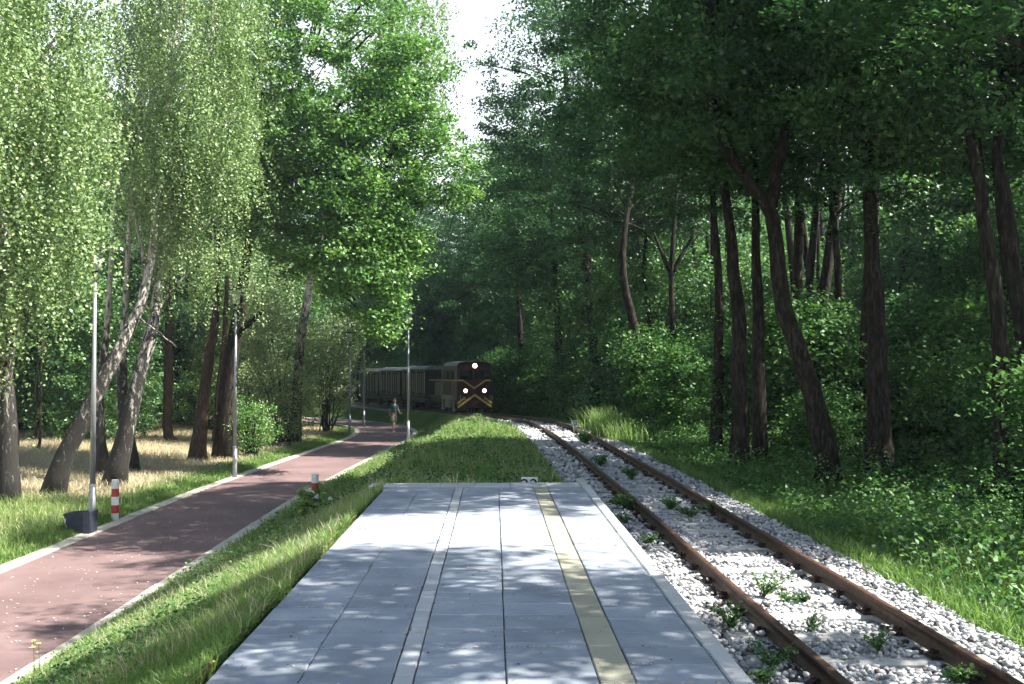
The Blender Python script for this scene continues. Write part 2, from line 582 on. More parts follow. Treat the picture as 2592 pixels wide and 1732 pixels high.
def polydist(x, y, L):
    """signed distance to a polyline (positive = right of it), vectorised in chunks"""
    x, y = np.atleast_1d(x).ravel(), np.atleast_1d(y).ravel()
    out = np.empty(len(x))
    A, B = L[:-1], L[1:]
    D = B - A
    LL = (D ** 2).sum(1)
    for s in range(0, len(x), 20000):
        px, py = x[s:s + 20000, None], y[s:s + 20000, None]
        t = np.clip(((px - A[:, 0]) * D[:, 0] + (py - A[:, 1]) * D[:, 1]) / LL, 0, 1)
        dx, dy = px - (A[:, 0] + t * D[:, 0]), py - (A[:, 1] + t * D[:, 1])
        d2 = dx * dx + dy * dy
        k = d2.argmin(1)
        r = np.arange(len(k))
        sgn = np.sign(dx[r, k] * D[k, 1] - dy[r, k] * D[k, 0])
        out[s:s + 20000] = np.sqrt(d2[r, k]) * sgn
    return out


def sstep(a, b, x):
    t = np.clip((x - a) / (b - a), 0, 1)
    return t * t * (3 - 2 * t)


def wob(x, y, s, seed=0.0):
    return (np.sin(x * s + seed) * np.cos(y * s * 0.83 + seed * 1.7) + 0.5 * np.sin(x * s * 2.1 + y * s * 1.3 + seed * 3.1)) / 1.5


PLAT_END = 14.25
TRKc = TRK[::4]
PATHc = PATH[::4]


def height(x, y, detail=True):
    x = np.asarray(x, float).ravel()
    y = np.asarray(y, float).ravel()
    d = polydist(x, y, TRKc)
    pd = polydist(x, y, PATHc)
    rz = rail_z(y)
    wb = wob(x, y, 0.9) if detail else 0
    # right of the track
    right = rz - 0.22 - 0.12 * sstep(1.3, 1.8, d) + 0.35 * sstep(3.5, 12, d) + 0.08 * wb * sstep(1.9, 3, d)
    # left of the track, towards the path
    far = sstep(PLAT_END - 0.3, PLAT_END + 0.7, y)
    gap = np.clip(pd - 1.68, 0, None)                        # metres right of the path's right kerb
    slope_near = np.where(x > -1.5, 1.1, np.clip(0.03 + (x + 4.75) / 3.2 * 1.53, -0.03, 1.57))
    crest = rz - 0.2 + 0.20 * wob(x, y, 0.75, 2.0) * sstep(-1.2, -2.0, d) + 0.07 * wob(x, y, 1.9, 5.0) * sstep(-1.2, -2.0, d)
    slope_far = 0.0 + (crest) * sstep(0.8, 3.1, gap)
    slope_far = np.maximum(slope_far, np.minimum(rz - 0.22 - 0.75 * np.clip(-d - 1.45, 0, 9), rz - 0.22) * sstep(0.0, 0.5, gap))
    left = slope_near * (1 - far) + slope_far * far
    # left of the path
    fl = -pd - 1.68
    meadow = 0.0 + 0.05 * sstep(0, 1, fl) + 0.35 * sstep(2.5, 10, fl) + 0.06 * wb * sstep(0.5, 2, fl)
    z = np.where(d > 0, right, left)
    z = np.where(pd < 0, meadow, z)
    # keep the bed flat under the track and under the path
    z = np.where(np.abs(d) < 1.25, rz - 0.26, z)
    z = np.where(np.abs(pd) < 1.72, -0.06, z)
    return z


# ------------------------------------------------------------------ ground
def build_ground():
    xs = np.unique(np.concatenate([np.linspace(-600, -60, 12), np.linspace(-60, -20, 30), np.linspace(-20, -9, 40), np.linspace(-9, 12, 190), np.linspace(12, 60, 40), np.linspace(60, 600, 12)]))
    ys = np.unique(np.concatenate([np.linspace(-300, -10, 12), np.linspace(-10, 50, 300), np.linspace(50, 90, 120), np.linspace(90, 160, 40), np.linspace(160, 1500, 16)]))
    X, Y = np.meshgrid(xs, ys)
    Z = height(X, Y)
    v = np.stack([X.ravel(), Y.ravel(), Z], 1)
    nx, ny = len(xs), len(ys)
    i = np.arange(nx - 1)[None, :] + nx * np.arange(ny - 1)[:, None]
    i = i.ravel()
    f = np.stack([i, i + 1, i + nx + 1, i + nx], 1)
    me = np_mesh('ground', v, f, M['ground'], smooth=True)
    pd = polydist(v[:, 0], v[:, 1], PATHc)
    d = polydist(v[:, 0], v[:, 1], TRKc)
    dry = sstep(1.9, 3.4, -pd)
    soil = np.maximum(sstep(4.5, 7, d), sstep(24, 34, -pd) * 0.8)
    soil = np.maximum(soil, sstep(1.3, 1.6, -np.abs(d) + 2.9) * 0.5)
    col = np.stack([dry, soil, np.zeros_like(dry), np.ones_like(dry)], 1).astype(np.float32)
    a = me.attributes.new('zone', 'FLOAT_COLOR', 'POINT')
    a.data.foreach_set('color', col.ravel())
    o = mesh_obj('ground', me)
    tag(o, kind='structure')


build_ground()


def strip(L, off0, off1, z, i0=0, i1=None):
    """sheet along a line between two sideways offsets (positive = right)"""
    L = L[i0:i1]
    t = np.gradient(L, axis=0)
    t /= np.linalg.norm(t, axis=1)[:, None]
    n = np.stack([t[:, 1], -t[:, 0]], 1)
    a, b = L + n * off0, L + n * off1
    zz = z(L[:, 1]) if callable(z) else np.full(len(L), z)
    v = np.concatenate([np.column_stack([a, zz]), np.column_stack([b, zz])])
    k = len(L)
    i = np.arange(k - 1)
    return v, np.stack([i, i + k, i + k + 1, i + 1], 1)


# path surface and kerbs
v, f = strip(PATH, -1.36, 1.36, 0.0)
path = mesh_obj('path', np_mesh('path', v, f, M['red_asphalt']))
tag(path, kind='structure')


def resample(L, step, start=None):
    s = np.concatenate([[0], np.cumsum(np.linalg.norm(np.diff(L, axis=0), axis=1))])
    q = np.arange(0, s[-1], step)
    return np.stack([np.interp(q, s, L[:, 0]), np.interp(q, s, L[:, 1])], 1)


kb = MB().box((0, 0, 0), (0.28, 0.985, 0.2), ch=0.012).mesh('kerbstone', M['path_kerb'])
PS = resample(PATH, 1.0)
for side in (-1, 1):
    for i in range(len(PS) - 1):
        a, b = PS[i], PS[i + 1]
        if a[1] < 7 or a[1] > 69: continue
        t = (b - a) / np.linalg.norm(b - a)
        n = np.array([t[1], -t[0]])
        c = (a + b) / 2 + n * side * 1.51
        o = mesh_obj('kerbstone', kb, path, (c[0], c[1], -0.075 + random.uniform(-0.006, 0.006)))
        o.rotation_euler = (random.uniform(-.01, .01), random.uniform(-.01, .01), math.atan2(-t[0], t[1]) + random.uniform(-.006, .006))

# ------------------------------------------------------------------ platform
plat = MB().box((-0.068, PLAT_END / 2 - 2.02, 1.27), (2.80, PLAT_END + 3.96, 0.55)).obj('platform', M['joint'])
tag(plat, kind='structure')
ROW = 0.336


def slabmesh(name, w, l, mat, t=0.06, ch=0.006):
    return MB().box((0, 0, -t / 2), (w, l, t), ch=ch).mesh(name, mat)


ms = slabmesh('paving_slab', 0.473, ROW - 0.007, M['slab'])
my = slabmesh('tactile_tile', 0.182, ROW * 2 - 0.006, M['yellow'])
mb = slabmesh('paving_block', 0.102, 0.20 - 0.007, M['block'])
mk = slabmesh('kerbstone', 0.118, 0.99, M['kerb'], 0.2, 0.012)
ml = slabmesh('edging_slab', 0.485, 0.42, M['block'])


def put(name, me, x, y, z=1.6, j=0.0025, rz=0.0):
    o = mesh_obj(name, me, plat, (x + random.uniform(-.0015, .0015), y, z + random.uniform(-j, j)))
    o.rotation_euler = (random.uniform(-.003, .003), random.uniform(-.003, .003), rz + random.uniform(-.004, .004))
    return o


for cx_ in (-1.242, -0.766, -0.175, 0.305, 0.975):
    y0 = 3.1 + (0.11 if cx_ in (-0.175, 0.305) else 0.0)
    k = 0
    while y0 + k * ROW + ROW < PLAT_END - 0.40:
        put('paving_slab', ms, cx_, y0 + k * ROW + ROW / 2)
        k += 1
for k in range(int((PLAT_END - 0.42 - 3.1) / (2 * ROW))):
    put('tactile_tile', my, 0.638, 3.13 + (k + .5) * 2 * ROW)
for k in range(int((PLAT_END - 0.42 - 3.1) / 0.2)):
    put('paving_block', mb, -0.4705, 3.1 + (k + .5) * 0.2)
for k in range(12):
    put('kerbstone', mk, 1.282, 3.05 + k * 1.0 - 0.2 + 0.5)
put('tactile_tile', my, 0.638, PLAT_END - 0.55 - 0.336 + 0.12)
for k, x in enumerate((-1.49, -1.0, -0.51, -0.02, 0.47, 0.96)):
    put('edging_slab', ml, x + 0.005, PLAT_END - 0.21)

# ------------------------------------------------------------------ ballast, track
v, f = strip(TRK, -1.34, 1.24, lambda y: rail_z(y) - 0.185)
bal = mesh_obj('ballast_bed', np_mesh('ballast_bed', v, f, M['ballast_bed']))
tag(bal, kind='structure')
v, f = strip(TRK, 1.24, 1.55, lambda y: rail_z(y) - 0.185)
v[len(v) // 2:, 2] -= 0.2
sh = mesh_obj('ballast_shoulder', np_mesh('ballast_shoulder', v, f, M['ballast_bed']), bal)
sel = TRK[:, 1] > PLAT_END + 0.2
v, f = strip(TRK[sel], -1.65, -1.34, lambda y: rail_z(y) - 0.185)
v[:len(v) // 2, 2] -= 0.2
mesh_obj('ballast_shoulder', np_mesh('ballast_shoulder', v, f, M['ballast_bed']), bal)

track = empty('railway_track', (2.6, 8, 1.16), 'rusty narrow gauge railway track on concrete sleepers curving left to the train', 'railway track')
TO = Vector((2.6, 8, 1.16))


def rail(off):
    prof = [(-0.05, -0.128), (0.05, -0.128), (0.05, -0.118), (0.008, -0.106), (0.008, -0.036), (0.029, -0.028), (0.029, -0.005), (0.023, 0.0), (-0.023, 0.0), (-0.029, -0.005), (-0.029, -0.028), (-0.008, -0.036), (-0.008, -0.106), (-0.05, -0.118)]
    L = TRK[(TRK[:, 1] > 2.5) & (TRK[:, 1] < 110)]
    t = np.gradient(L, axis=0)
    t /= np.linalg.norm(t, axis=1)[:, None]
    n = np.stack([t[:, 1], -t[:, 0]], 1)
    vs = []
    for (o, h) in prof:
        wv = 0.006 * np.sin(L[:, 1] * 0.5 + off)
        vs.append(np.column_stack([L + n * (off + o + wv)[:, None] if np.ndim(wv) else L + n * (off + o), rail_z(L[:, 1]) + h + 0.006 * np.sin(L[:, 1] * 0.7 + off * 3)]))
    v = np.concatenate(vs) - np.array(TO)
    k, m = len(L), len(prof)
    fs = []
    i = np.arange(k - 1)
    for a in range(m):
        b = (a + 1) % m
        fs.append(np.stack([a * k + i, b * k + i, b * k + i + 1, a * k + i + 1], 1))
    mesh_obj('rail', np_mesh('rail', v, np.concatenate(fs), M['rust']), track)


rail(-0.53)
rail(0.53)
sm = MB().box((0, 0, -0.09), (1.75, 0.21, 0.18), ch=0.02).mesh('sleeper', M['sleeper'])
fm = MB()
for s in (-1, 1):
    fm.box((s * 0.075, 0, 0.012), (0.07, 0.11, 0.024), ch=0.006)
    fm.tube([(s * 0.085, 0, 0.02), (s * 0.085, 0, 0.062)], 0.014, 6)
    fm.tube([(s * 0.085, 0, 0.028), (s * 0.085, 0, 0.044)], 0.024, 6)
    fm.box((s * 0.05, 0.03, 0.03), (0.04, 0.03, 0.02))
fm.box((0, 0, 0.004), (0.24, 0.14, 0.008))
fm = fm.mesh('rail_fastener', M['rust_dark'])
TS = resample(TRK, 0.63)
SLEEP = []
for i in range(1, len(TS) - 1):
    p = TS[i]
    if p[1] < 3.5 or p[1] > 62: continue
    t = TS[i + 1] - TS[i - 1]
    t /= np.linalg.norm(t)
    a = math.atan2(-t[0], t[1]) + random.uniform(-.02, .02)
    z = float(rail_z(p[1])) - 0.137 - TO.z
    SLEEP.append((p[0], p[1], a))
    o = mesh_obj('sleeper', sm, track, (p[0] - TO.x, p[1] - TO.y, z + random.uniform(-.008, .002)))
    o.rotation_euler = (0, 0, a)
    if p[1] < 45:
        for s in (-0.53, 0.53):
            o = mesh_obj('rail_fastener', fm, track, (p[0] + s * math.cos(a) - TO.x, p[1] + s * math.sin(a) - TO.y, z + 0.001))
            o.rotation_euler = (0, 0, a)

# ballast stones
PHI = (1 + 5 ** .5) / 2
ICO = np.array([(-1, PHI, 0), (1, PHI, 0), (-1, -PHI, 0), (1, -PHI, 0), (0, -1, PHI), (0, 1, PHI), (0, -1, -PHI), (0, 1, -PHI), (PHI, 0, -1), (PHI, 0, 1), (-PHI, 0, -1), (-PHI, 0, 1)], float) / 1.9
ICOF = np.array([(0, 11, 5), (0, 5, 1), (0, 1, 7), (0, 7, 10), (0, 10, 11), (1, 5, 9), (5, 11, 4), (11, 10, 2), (10, 7, 6), (7, 1, 8), (3, 9, 4), (3, 4, 2), (3, 2, 6), (3, 6, 8), (3, 8, 9), (4, 9, 5), (2, 4, 11), (6, 2, 10), (8, 6, 7), (9, 8, 1)])


def rand_rot(n):
    q = rng.normal(size=(n, 4))
    q /= np.linalg.norm(q, axis=1)[:, None]
    w, x, y, z = q.T
    return np.stack([np.stack([1 - 2 * (y * y + z * z), 2 * (x * y - z * w), 2 * (x * z + y * w)], 1),
                     np.stack([2 * (x * y + z * w), 1 - 2 * (x * x + z * z), 2 * (y * z - x * w)], 1),
                     np.stack([2 * (x * z - y * w), 2 * (y * z + x * w), 1 - 2 * (x * x + y * y)], 1)], 1)


def stones(name, C, S, T, parent):
    n = len(C)
    V = ICO[None] * (1 + rng.uniform(-.36, .30, (n, 12, 1)))
    V = V * (S[:, None] * rng.uniform(0.65, 1.15, (n, 3)))[:, None, :]
    V = np.einsum('nij,nkj->nki', rand_rot(n), V)
    V[:, :, 2] *= 0.75
    V = (V + C[:, None, :]).reshape(-1, 3)
    Fc = (ICOF[None] + 12 * np.arange(n)[:, None, None]).reshape(-1, 3)
    me = np_mesh(name, V, Fc, M['ballast_stone'], np.repeat(T, 20))
    o = mesh_obj(name, me, parent)
    tag(o, kind='stuff')
    return o


def stone_field(n, y0, y1, s0, s1, pw=1.0):
    y = y0 + (y1 - y0) * rng.random(n) ** pw
    tx = track_x(y)
    lo = np.where(y < PLAT_END, 1.36 - tx, -1.45)
    hi = 1.28 + 0.12 * wob(tx * 0, y, 2.3)
    d = lo + (hi - lo) * rng.random(n)
    dr = np.minimum(np.abs(d - .53), np.abs(d + .53))
    keep = dr > 0.045
    y, tx, d, dr = y[keep], tx[keep], d[keep], dr[keep]
    n = len(y)
    s = rng.uniform(s0, s1, n)
    base = rail_z(y) - 0.185 - np.clip(np.abs(d) - 1.24, 0, 1) * 0.5
    slx = np.array([q[1] for q in SLEEP])
    k = np.searchsorted(slx, y).clip(1, len(slx) - 1)
    ds = np.minimum(np.abs(slx[k] - y), np.abs(slx[k - 1] - y))
    on = (ds < 0.14) & (np.abs(d) < 0.9)
    keep = ~on | (rng.random(n) < 0.16)
    pile = 0.022 * (1 + wob(tx + d, y, 5.0)) + np.where(d < -.6, 0.02, 0)
    z = base + pile + rng.uniform(-0.01, 0.012, n) + np.where(on, 0.035, 0)
    t = rng.beta(2.4, 2.0, n) * 0.72 + 0.26
    near_rail = dr < 0.13
    t = np.where(near_rail & (rng.random(n) < 0.7), rng.uniform(0.0, 0.17, n), t)
    t = np.where(rng.random(n) < 0.035, rng.uniform(0.05, 0.25, n), t)
    C = np.column_stack([tx + d, y, z])[keep]
    return C, s[keep], t[keep]


C, S, T = stone_field(19000, 4.6, 17, 0.016, 0.034, 1.3)
vis = (C[:, 1] < 8.0) & (C[:, 0] < 0.545 * C[:, 1] + 0.05) & (C[:, 1] > 5.05) & (C[:, 0] < 3.15)
big = np.argsort(-(S * vis))[:290]
mask = np.ones(len(C), bool)
mask[big] = False
stones('ballast_stones', C[mask], S[mask], T[mask], bal)
sv = []
for i in range(8):
    Vv = ICO * (1 + rng.uniform(-.22, .22, (12, 1))) * rng.uniform(.7, 1.15, 3)
    sv.append(np_mesh('stone', Vv, ICOF, M['ballast_stone'], np.full(20, 0.35 + 0.07 * i)))
for i in big:
    o = mesh_obj('stone', sv[int(i) % 8], bal, C[i])
    s = S[i]
    o.scale = (s, s, s * 0.8)
    o.rotation_euler = (random.uniform(-.5, .5), random.uniform(-.5, .5), random.uniform(0, 6))
C, S, T = stone_field(9000, 17, 48, 0.035, 0.065)
stones('distant_ballast_stones', C, S, T, bal)

# ------------------------------------------------------------------ leaves and crowns
def leaf_quads(C, size, up=0.6, wid=0.36, fold=0.12, droop=0.0):
    n = len(C)
    nr = rng.normal(size=(n, 3))
    nr[:, 2] = np.abs(nr[:, 2]) + up
    nr /= np.linalg.norm(nr, axis=1)[:, None]
    a = rng.normal(size=(n, 3))
    a[:, 2] -= droop
    t = a - nr * (a * nr).sum(1)[:, None]
    t /= np.linalg.norm(t, axis=1)[:, None] + 1e-9
    b = np.cross(nr, t)
    s = np.asarray(size).reshape(-1, 1) * rng.uniform(0.7, 1.3, (n, 1))
    V = np.stack([C - t * s * .5, C + b * s * wid + nr * s * fold + t * s * .06, C + t * s * .5, C - b * s * wid + nr * s * fold + t * s * .06], 1)
    return V.reshape(-1, 3), np.arange(4 * n).reshape(n, 4)


def clump_points(lobes, n_clumps, seed_noise=0.25, shell=0.45):
    """clump centres spread through the outer part of a union of ellipsoids"""
    vol = np.array([l[3] * l[4] * l[5] for l in lobes]) ** (2 / 3)
    k = rng.choice(len(lobes), n_clumps, p=vol / vol.sum())
    L = np.array(lobes)[k]
    u = rng.normal(size=(n_clumps, 3))
    u /= np.linalg.norm(u, axis=1)[:, None]
    r = (shell ** 3 + (1 - shell ** 3) * rng.random(n_clumps)) ** (1 / 3)
    r *= 1 + seed_noise * (wob(u[:, 0] * 3, u[:, 1] * 3 + u[:, 2] * 2, 1.3, 1.0) + rng.uniform(-.5, .5, n_clumps))
    return L[:, :3] + u * r[:, None] * L[:, 3:6]


def broadleaf(name, lobes, n_clumps, per, size, mat, rad=0.55, flat=0.55, up=0.6, shell=0.45, noise_=0.25):
    cc = clump_points(lobes, n_clumps, noise_, shell)
    rr = rad * rng.uniform(0.55, 1.4, n_clumps)
    C = np.repeat(cc, per, 0)
    off = rng.normal(size=(n_clumps * per, 3)) * 0.55
    off[:, 2] *= flat
    R_ = np.repeat(rr, per)[:, None]
    # sprays: leaves sit along a few outward twigs of each clump
    C = C + off * R_
    ct = np.repeat(rng.beta(2, 2.4, n_clumps), per)
    tint = np.clip(ct * 0.55 + rng.random(len(C)) * 0.5, 0, 1)
    V, Fc = leaf_quads(C, np.full(len(C), size), up)
    return np_mesh(name, V, Fc, mat, tint), cc


def weeping(name, lobes, n_br, strands, length, size, mat, spacing=0.05):
    cc = clump_points(lobes, n_br, 0.2, 0.5)
    n = n_br * strands
    P = np.repeat(cc, strands, 0) + rng.normal(size=(n, 3)) * (0.24, 0.24, 0.30)
    Ln = length * rng.uniform(0.35, 1.25, n)
    kmax = int(length * 1.25 / spacing)
    k = np.arange(kmax)[None, :] * spacing + rng.uniform(0, spacing, (n, kmax))
    ok = k < Ln[:, None]
    lean = rng.normal(size=(n, 2)) * 0.10
    bow = np.repeat(rng.normal(size=(n_br, 2)) * 0.16, strands, 0)
    x = P[:, 0:1] + (lean[:, 0:1] + bow[:, 0:1]) * k
    y = P[:, 1:2] + (lean[:, 1:2] + bow[:, 1:2]) * k
    z = P[:, 2:3] - k
    C = np.stack([x, y, z], 2)[ok]
    C += rng.normal(size=C.shape) * 0.035
    bt = np.repeat(rng.beta(2, 2, n), kmax).reshape(n, kmax)[ok]
    tint = np.clip(bt * 0.5 + rng.random(len(C)) * 0.55, 0, 1)
    V, Fc = leaf_quads(C, np.full(len(C), size), 0.1, 0.36, 0.1, droop=1.2)
    return np_mesh(name, V, Fc, mat, tint), cc


def needles(name, lobes, n_cl, per, mat, ln=0.14):
    cc = clump_points(lobes, n_cl, 0.25, 0.4)
    C = np.repeat(cc, per, 0) + rng.normal(size=(n_cl * per, 3)) * (0.30, 0.30, 0.12)
    tint = np.clip(np.repeat(rng.random(n_cl), per) * .5 + rng.random(len(C)) * .5, 0, 1)
    V, Fc = leaf_quads(C, np.full(len(C), ln), 0.0, 0.10, 0.0)
    return np_mesh(name, V, Fc, mat, tint), cc


def bez(a, b, c, n=6):
    return [(1 - t) ** 2 * a + 2 * t * (1 - t) * b + t * t * c for t in np.linspace(0, 1, n)]


def branches(trunk, cc, n, r0=0.05, zfrac=0.35, maxlen=99):
    """limbs from a trunk polyline to clump centres"""
    mb = MB()
    T_ = np.array(trunk)
    zmin, zmax = T_[0, 2], T_[-1, 2]
    pick = rng.choice(len(cc), min(n, len(cc)), replace=False)
    for i in pick:
        e = cc[i]
        z = min(max(e[2] - rng.uniform(.5, 2.5), zmin + zfrac * (zmax - zmin)), zmax)
        a = np.array([np.interp(z, T_[:, 2], T_[:, 0]), np.interp(z, T_[:, 2], T_[:, 1]), z])
        if np.linalg.norm(e - a) > maxlen: a = e + (a - e) * maxlen / np.linalg.norm(e - a)
        m = a * .5 + e * .5 + rng.normal(size=3) * .2 + np.array([0, 0, rng.uniform(0.1, 0.7)])
        r = r0 * rng.uniform(.6, 1.4)
        mb.tube(bez(a, m, e, 6), list(np.linspace(r, 0.008, 6)), 5, caps=False)
    return mb


def trunk_pts(P, n=14, wig=0.014):
    P = np.array([tuple(p) for p in P])
    s = np.linspace(0, 1, len(P))
    q = np.linspace(0, 1, n)
    L = smooth_line(P, n * 6) if len(P) > 2 else np.stack([np.interp(q, s, P[:, k]) for k in range(3)], 1)
    idx = np.linspace(0, len(L) - 1, n).astype(int)
    L = L[idx].copy()
    L[1:-1, :2] += rng.normal(size=(n - 2, 2)) * wig
    return L


def trunk_mesh(L, r0, r1, bark, flare=1.45, name='trunk', n=12):
    s = np.linspace(0, 1, len(L))
    rad = r0 + (r1 - r0) * s
    rad[0] *= flare
    rad[1] *= 1 + (flare - 1) * .3
    L = L.copy()
    L[0, 2] -= 0.25
    return MB().tube(L, list(rad), n, jit=0.07).mesh(name, bark, smooth=True)


def tree(name, label, cat, base, pts, r0, r1, bark, crown=None, cc=None, limbs=(), nbr=20, group=None, rbr=0.05, zf=0.35, ml=99):
    """pts: world points of the trunk; limbs: (world points, r0, r1); crown: mesh in world coordinates less base"""
    b = Vector(base)
    root = empty(name, b, label, cat, group)
    L = trunk_pts(pts) - np.array(b)
    mesh_obj('trunk', trunk_mesh(L, r0, r1, bark), root)
    for (lp, a, c) in limbs:
        LL = trunk_pts(lp, 9, 0.02) - np.array(b)
        mesh_obj('limb', MB().tube(LL, list(np.linspace(a, c, 9)), 8, jit=.05).mesh('limb', bark, smooth=True), root)
    if crown is not None:
        mesh_obj('crown', crown, root)
        if nbr:
            mesh_obj('branches', branches(L, cc, nbr, rbr, zf, ml).mesh('branches', bark), root)
    return root


def G(x, y):
    return float(height([x], [y])[0])


def lob(b, *ls):
    """lobes given in world coordinates -> local to base b"""
    return [(l[0] - b[0], l[1] - b[1], l[2] - b[2], l[3], l[4], l[5]) for l in ls]


# ---------------- left side -------------------------------------------------
# big weeping birch at the left edge
b = at(18, 1268, 23.5); b.z = G(b.x, b.y)
cr, cc = weeping('crown', lob(b, (-10.4, 19.5, 11.6, 3.2, 3.2, 4.2), (-10.2, 18.5, 7.6, 2.9, 2.6, 2.6), (-8.9, 19.0, 9.6, 1.6, 2.0, 2.8), (-12.5, 19.0, 9, 2.6, 2.5, 4.5), (-9.2, 18.2, 6.2, 1.5, 1.6, 1.5), (-10.8, 18.0, 5.2, 1.6, 1.6, 1.2), (-8.7, 18.0, 5.2, 1.3, 1.2, 1.0), (-8.1, 18.4, 7.2, 1.1, 1.3, 1.6)), 430, 18, 1.5, 0.072, M['birch_leaf'], 0.062)
tree('birch_tree', 'large weeping birch at the left edge, its bright curtain of foliage nearest the camera', 'birch tree', b,
     [b, at(22, 1100, 23.5), at(12, 940, 23.4), at(30, 760, 22.5), (-10.8, 21, 9), (-10.3, 20, 13)], 0.25, 0.06, M['bark_birch'], cr, cc, nbr=60, rbr=0.035)
# leaning birches with the second curtain
b = at(127, 1256, 25); b.z = G(b.x, b.y)
cr, cc = weeping('crown', lob(b, (-8.0, 26.6, 12.6, 1.8, 2.0, 3.4), (-7.5, 26.5, 9.8, 1.3, 1.7, 2.0), (-8.9, 26.5, 8.8, 1.0, 1.6, 1.8)), 170, 18, 1.7, 0.075, M['birch_leaf'], 0.066)
tree('birch_tree', 'strongly leaning birch with rough black bark beside the lamp post with the bin', 'birch tree', b,
     [b, at(175, 1130, 25), at(252, 985, 25.2), at(318, 850, 25.5), at(375, 705, 26), (-8.7, 26.4, 9.5), (-8.4, 26.5, 13)], 0.25, 0.05, M['bark_birch'], cr, cc,
     limbs=[([at(352, 806, 25.6), at(395, 835, 25.3), at(447, 880, 25.0)], 0.035, 0.012)], nbr=45)
b = at(284, 1229, 27.7); b.z = G(b.x, b.y)
cr, cc = weeping('crown', lob(b, (-8.7, 29.5, 13.6, 2.0, 2.0, 3.2), (-7.7, 28.6, 10.3, 0.9, 1.5, 2.0), (-7.6, 28.4, 6.7, 1.0, .7, .6), (-9.0, 28.6, 7.3, .8, .7, .6)), 125, 16, 1.6, 0.08, M['birch_leaf'], 0.07)
tree('birch_tree', 'stout birch leaning right behind the left red and white bollard', 'birch tree', b,
     [b, at(318, 1100, 27.7), at(352, 960, 27.8), at(385, 830, 28), at(410, 700, 28.4), (-8.8, 28.8, 9.5), (-8.2, 29, 13.5)], 0.27, 0.06, M['bark_birch'], cr, cc, nbr=35)
b = at(330, 1182, 31); b.z = G(b.x, b.y)
bcr, bcc = weeping('crown', lob(b, (-10.9, 31, 12.5, 1.1, 1.4, 3.0)), 60, 8, 1.4, 0.09, M['birch_leaf'], 0.08)
tree('birch_tree', 'dark forked birch just behind the stout leaning birch', 'birch tree', b,
     [b, at(318, 1060, 31), at(308, 930, 31), at(316, 800, 31), (-11.2, 31, 10)], 0.24, 0.05, M['bark_birch'], bcr, bcc, nbr=15)
b = at(262, 1200, 30.0); b.z = G(b.x, b.y)
tree('birch_tree', 'upright birch with a clean white upper trunk between the leaning birches', 'birch tree', b,
     [b, at(252, 1050, 30), at(262, 900, 30), at(276, 760, 30), (-11.3, 30, 9.5)], 0.17, 0.05, M['bark_birch'], bcr, bcc, nbr=0)
b = at(184, 1083, 52); b.z = G(b.x, b.y)
tree('birch_tree', 'slender pale birch standing far back between the left edge and the lamp post', 'birch tree', b,
     [b, at(182, 900, 52), at(184, 780, 52), (-21.6, 52, 12)], 0.18, 0.05, M['bark_birch'])
for (sx, sy, Y, tx_, ty_, lbl, r_) in ((96, 1183, 36, 103, 980, 'thin bare dark sapling stem in the dry grass at left', 0.055), (88, 1150, 40, 92, 960, 'thin sapling stem just behind another one at the left', 0.07)):
    b = at(sx, sy, Y); b.z = G(b.x, b.y)
    tree('sapling', lbl, 'sapling', b, [b, at((sx + tx_) / 2 + 3, (sy + ty_) / 2, Y), at(tx_, ty_, Y), at(tx_ + 4, ty_ - 120, Y)], r_, 0.02, M['bark_pine'])

# pine and other trunks further on
def pine(lbl, sx, sy, Y, pts, r0, lobes, ncl, per, curve=None):
    b = at(sx, sy, Y); b.z = G(b.x, b.y)
    cr, cc = needles('crown', lob(b, *lobes), ncl, per, M['needle'])
    return tree('pine_tree', lbl, 'pine tree', b, [b] + [at(*p) for p in pts], r0, 0.07, M['bark_pine'], cr, cc, nbr=16)


pine('straight pine with a crooked foot in the dry grass behind the birches', 438, 1130, 42, [(425, 1090, 42), (426, 900, 42), (427, 700, 42), (430, 500, 42), (432, 300, 42)], 0.24,
     [(-13.6, 42, 8.6, 2.4, 2.2, 1.6), (-13.6, 42, 13, 2.6, 2.4, 2.6), (-12.6, 41.5, 5.6, 1.8, 1.4, 0.5)], 190, 60)
pine('dark reddish pine trunk leaning slightly right near the second lamp post', 499, 1168, 35, [(512, 1040, 35), (530, 900, 35), (545, 800, 35), (560, 600, 35)], 0.27,
     [(-9.5, 35.5, 9.4, 1.9, 1.8, 1.8)], 90, 50)
b = at(552, 1130, 42); b.z = G(b.x, b.y)
tree('pine_tree', 'slim pale trunk between the reddish pine and the big forked tree', 'pine tree', b, [b, at(556, 1000, 42), at(567, 880, 42), at(575, 700, 42)], 0.22, 0.08, M['bark_pine'])

# the big oak over the path
b = at(568, 1160, 36); b.z = G(b.x, b.y)
oak_l = ((-5.4, 32, 12.6, 3.6, 3.4, 4.2), (-4.2, 31, 6.6, 1.7, 1.7, 1.7), (-4.9, 31, 9.2, 2.2, 2.2, 2.0), (-1.9, 32, 9.6, 1.4, 1.7, 1.5), (-2.9, 32, 12.2, 1.6, 2.0, 1.8), (-7.3, 31.5, 8.3, 1.7, 1.7, 1.2), (-3.6, 31, 5.0, 0.9, 1.0, 0.9), (-7.7, 32.5, 13.5, 2.2, 2, 3), (-7.4, 32.2, 10.6, 1.6, 1.7, 1.7), (-4.0, 33.6, 10.6, 2.4, 1.3, 2.6), (-2.9, 31.5, 7.7, 0.9, 1.3, 1.5), (-6.0, 31.2, 6.9, 1.2, 1.2, 0.8))
cr, cc = broadleaf('crown', lob(b, *oak_l), 960, 110, 0.125, M['oak_leaf'], 0.50, 0.55, 0.5, 0.35, 0.22)
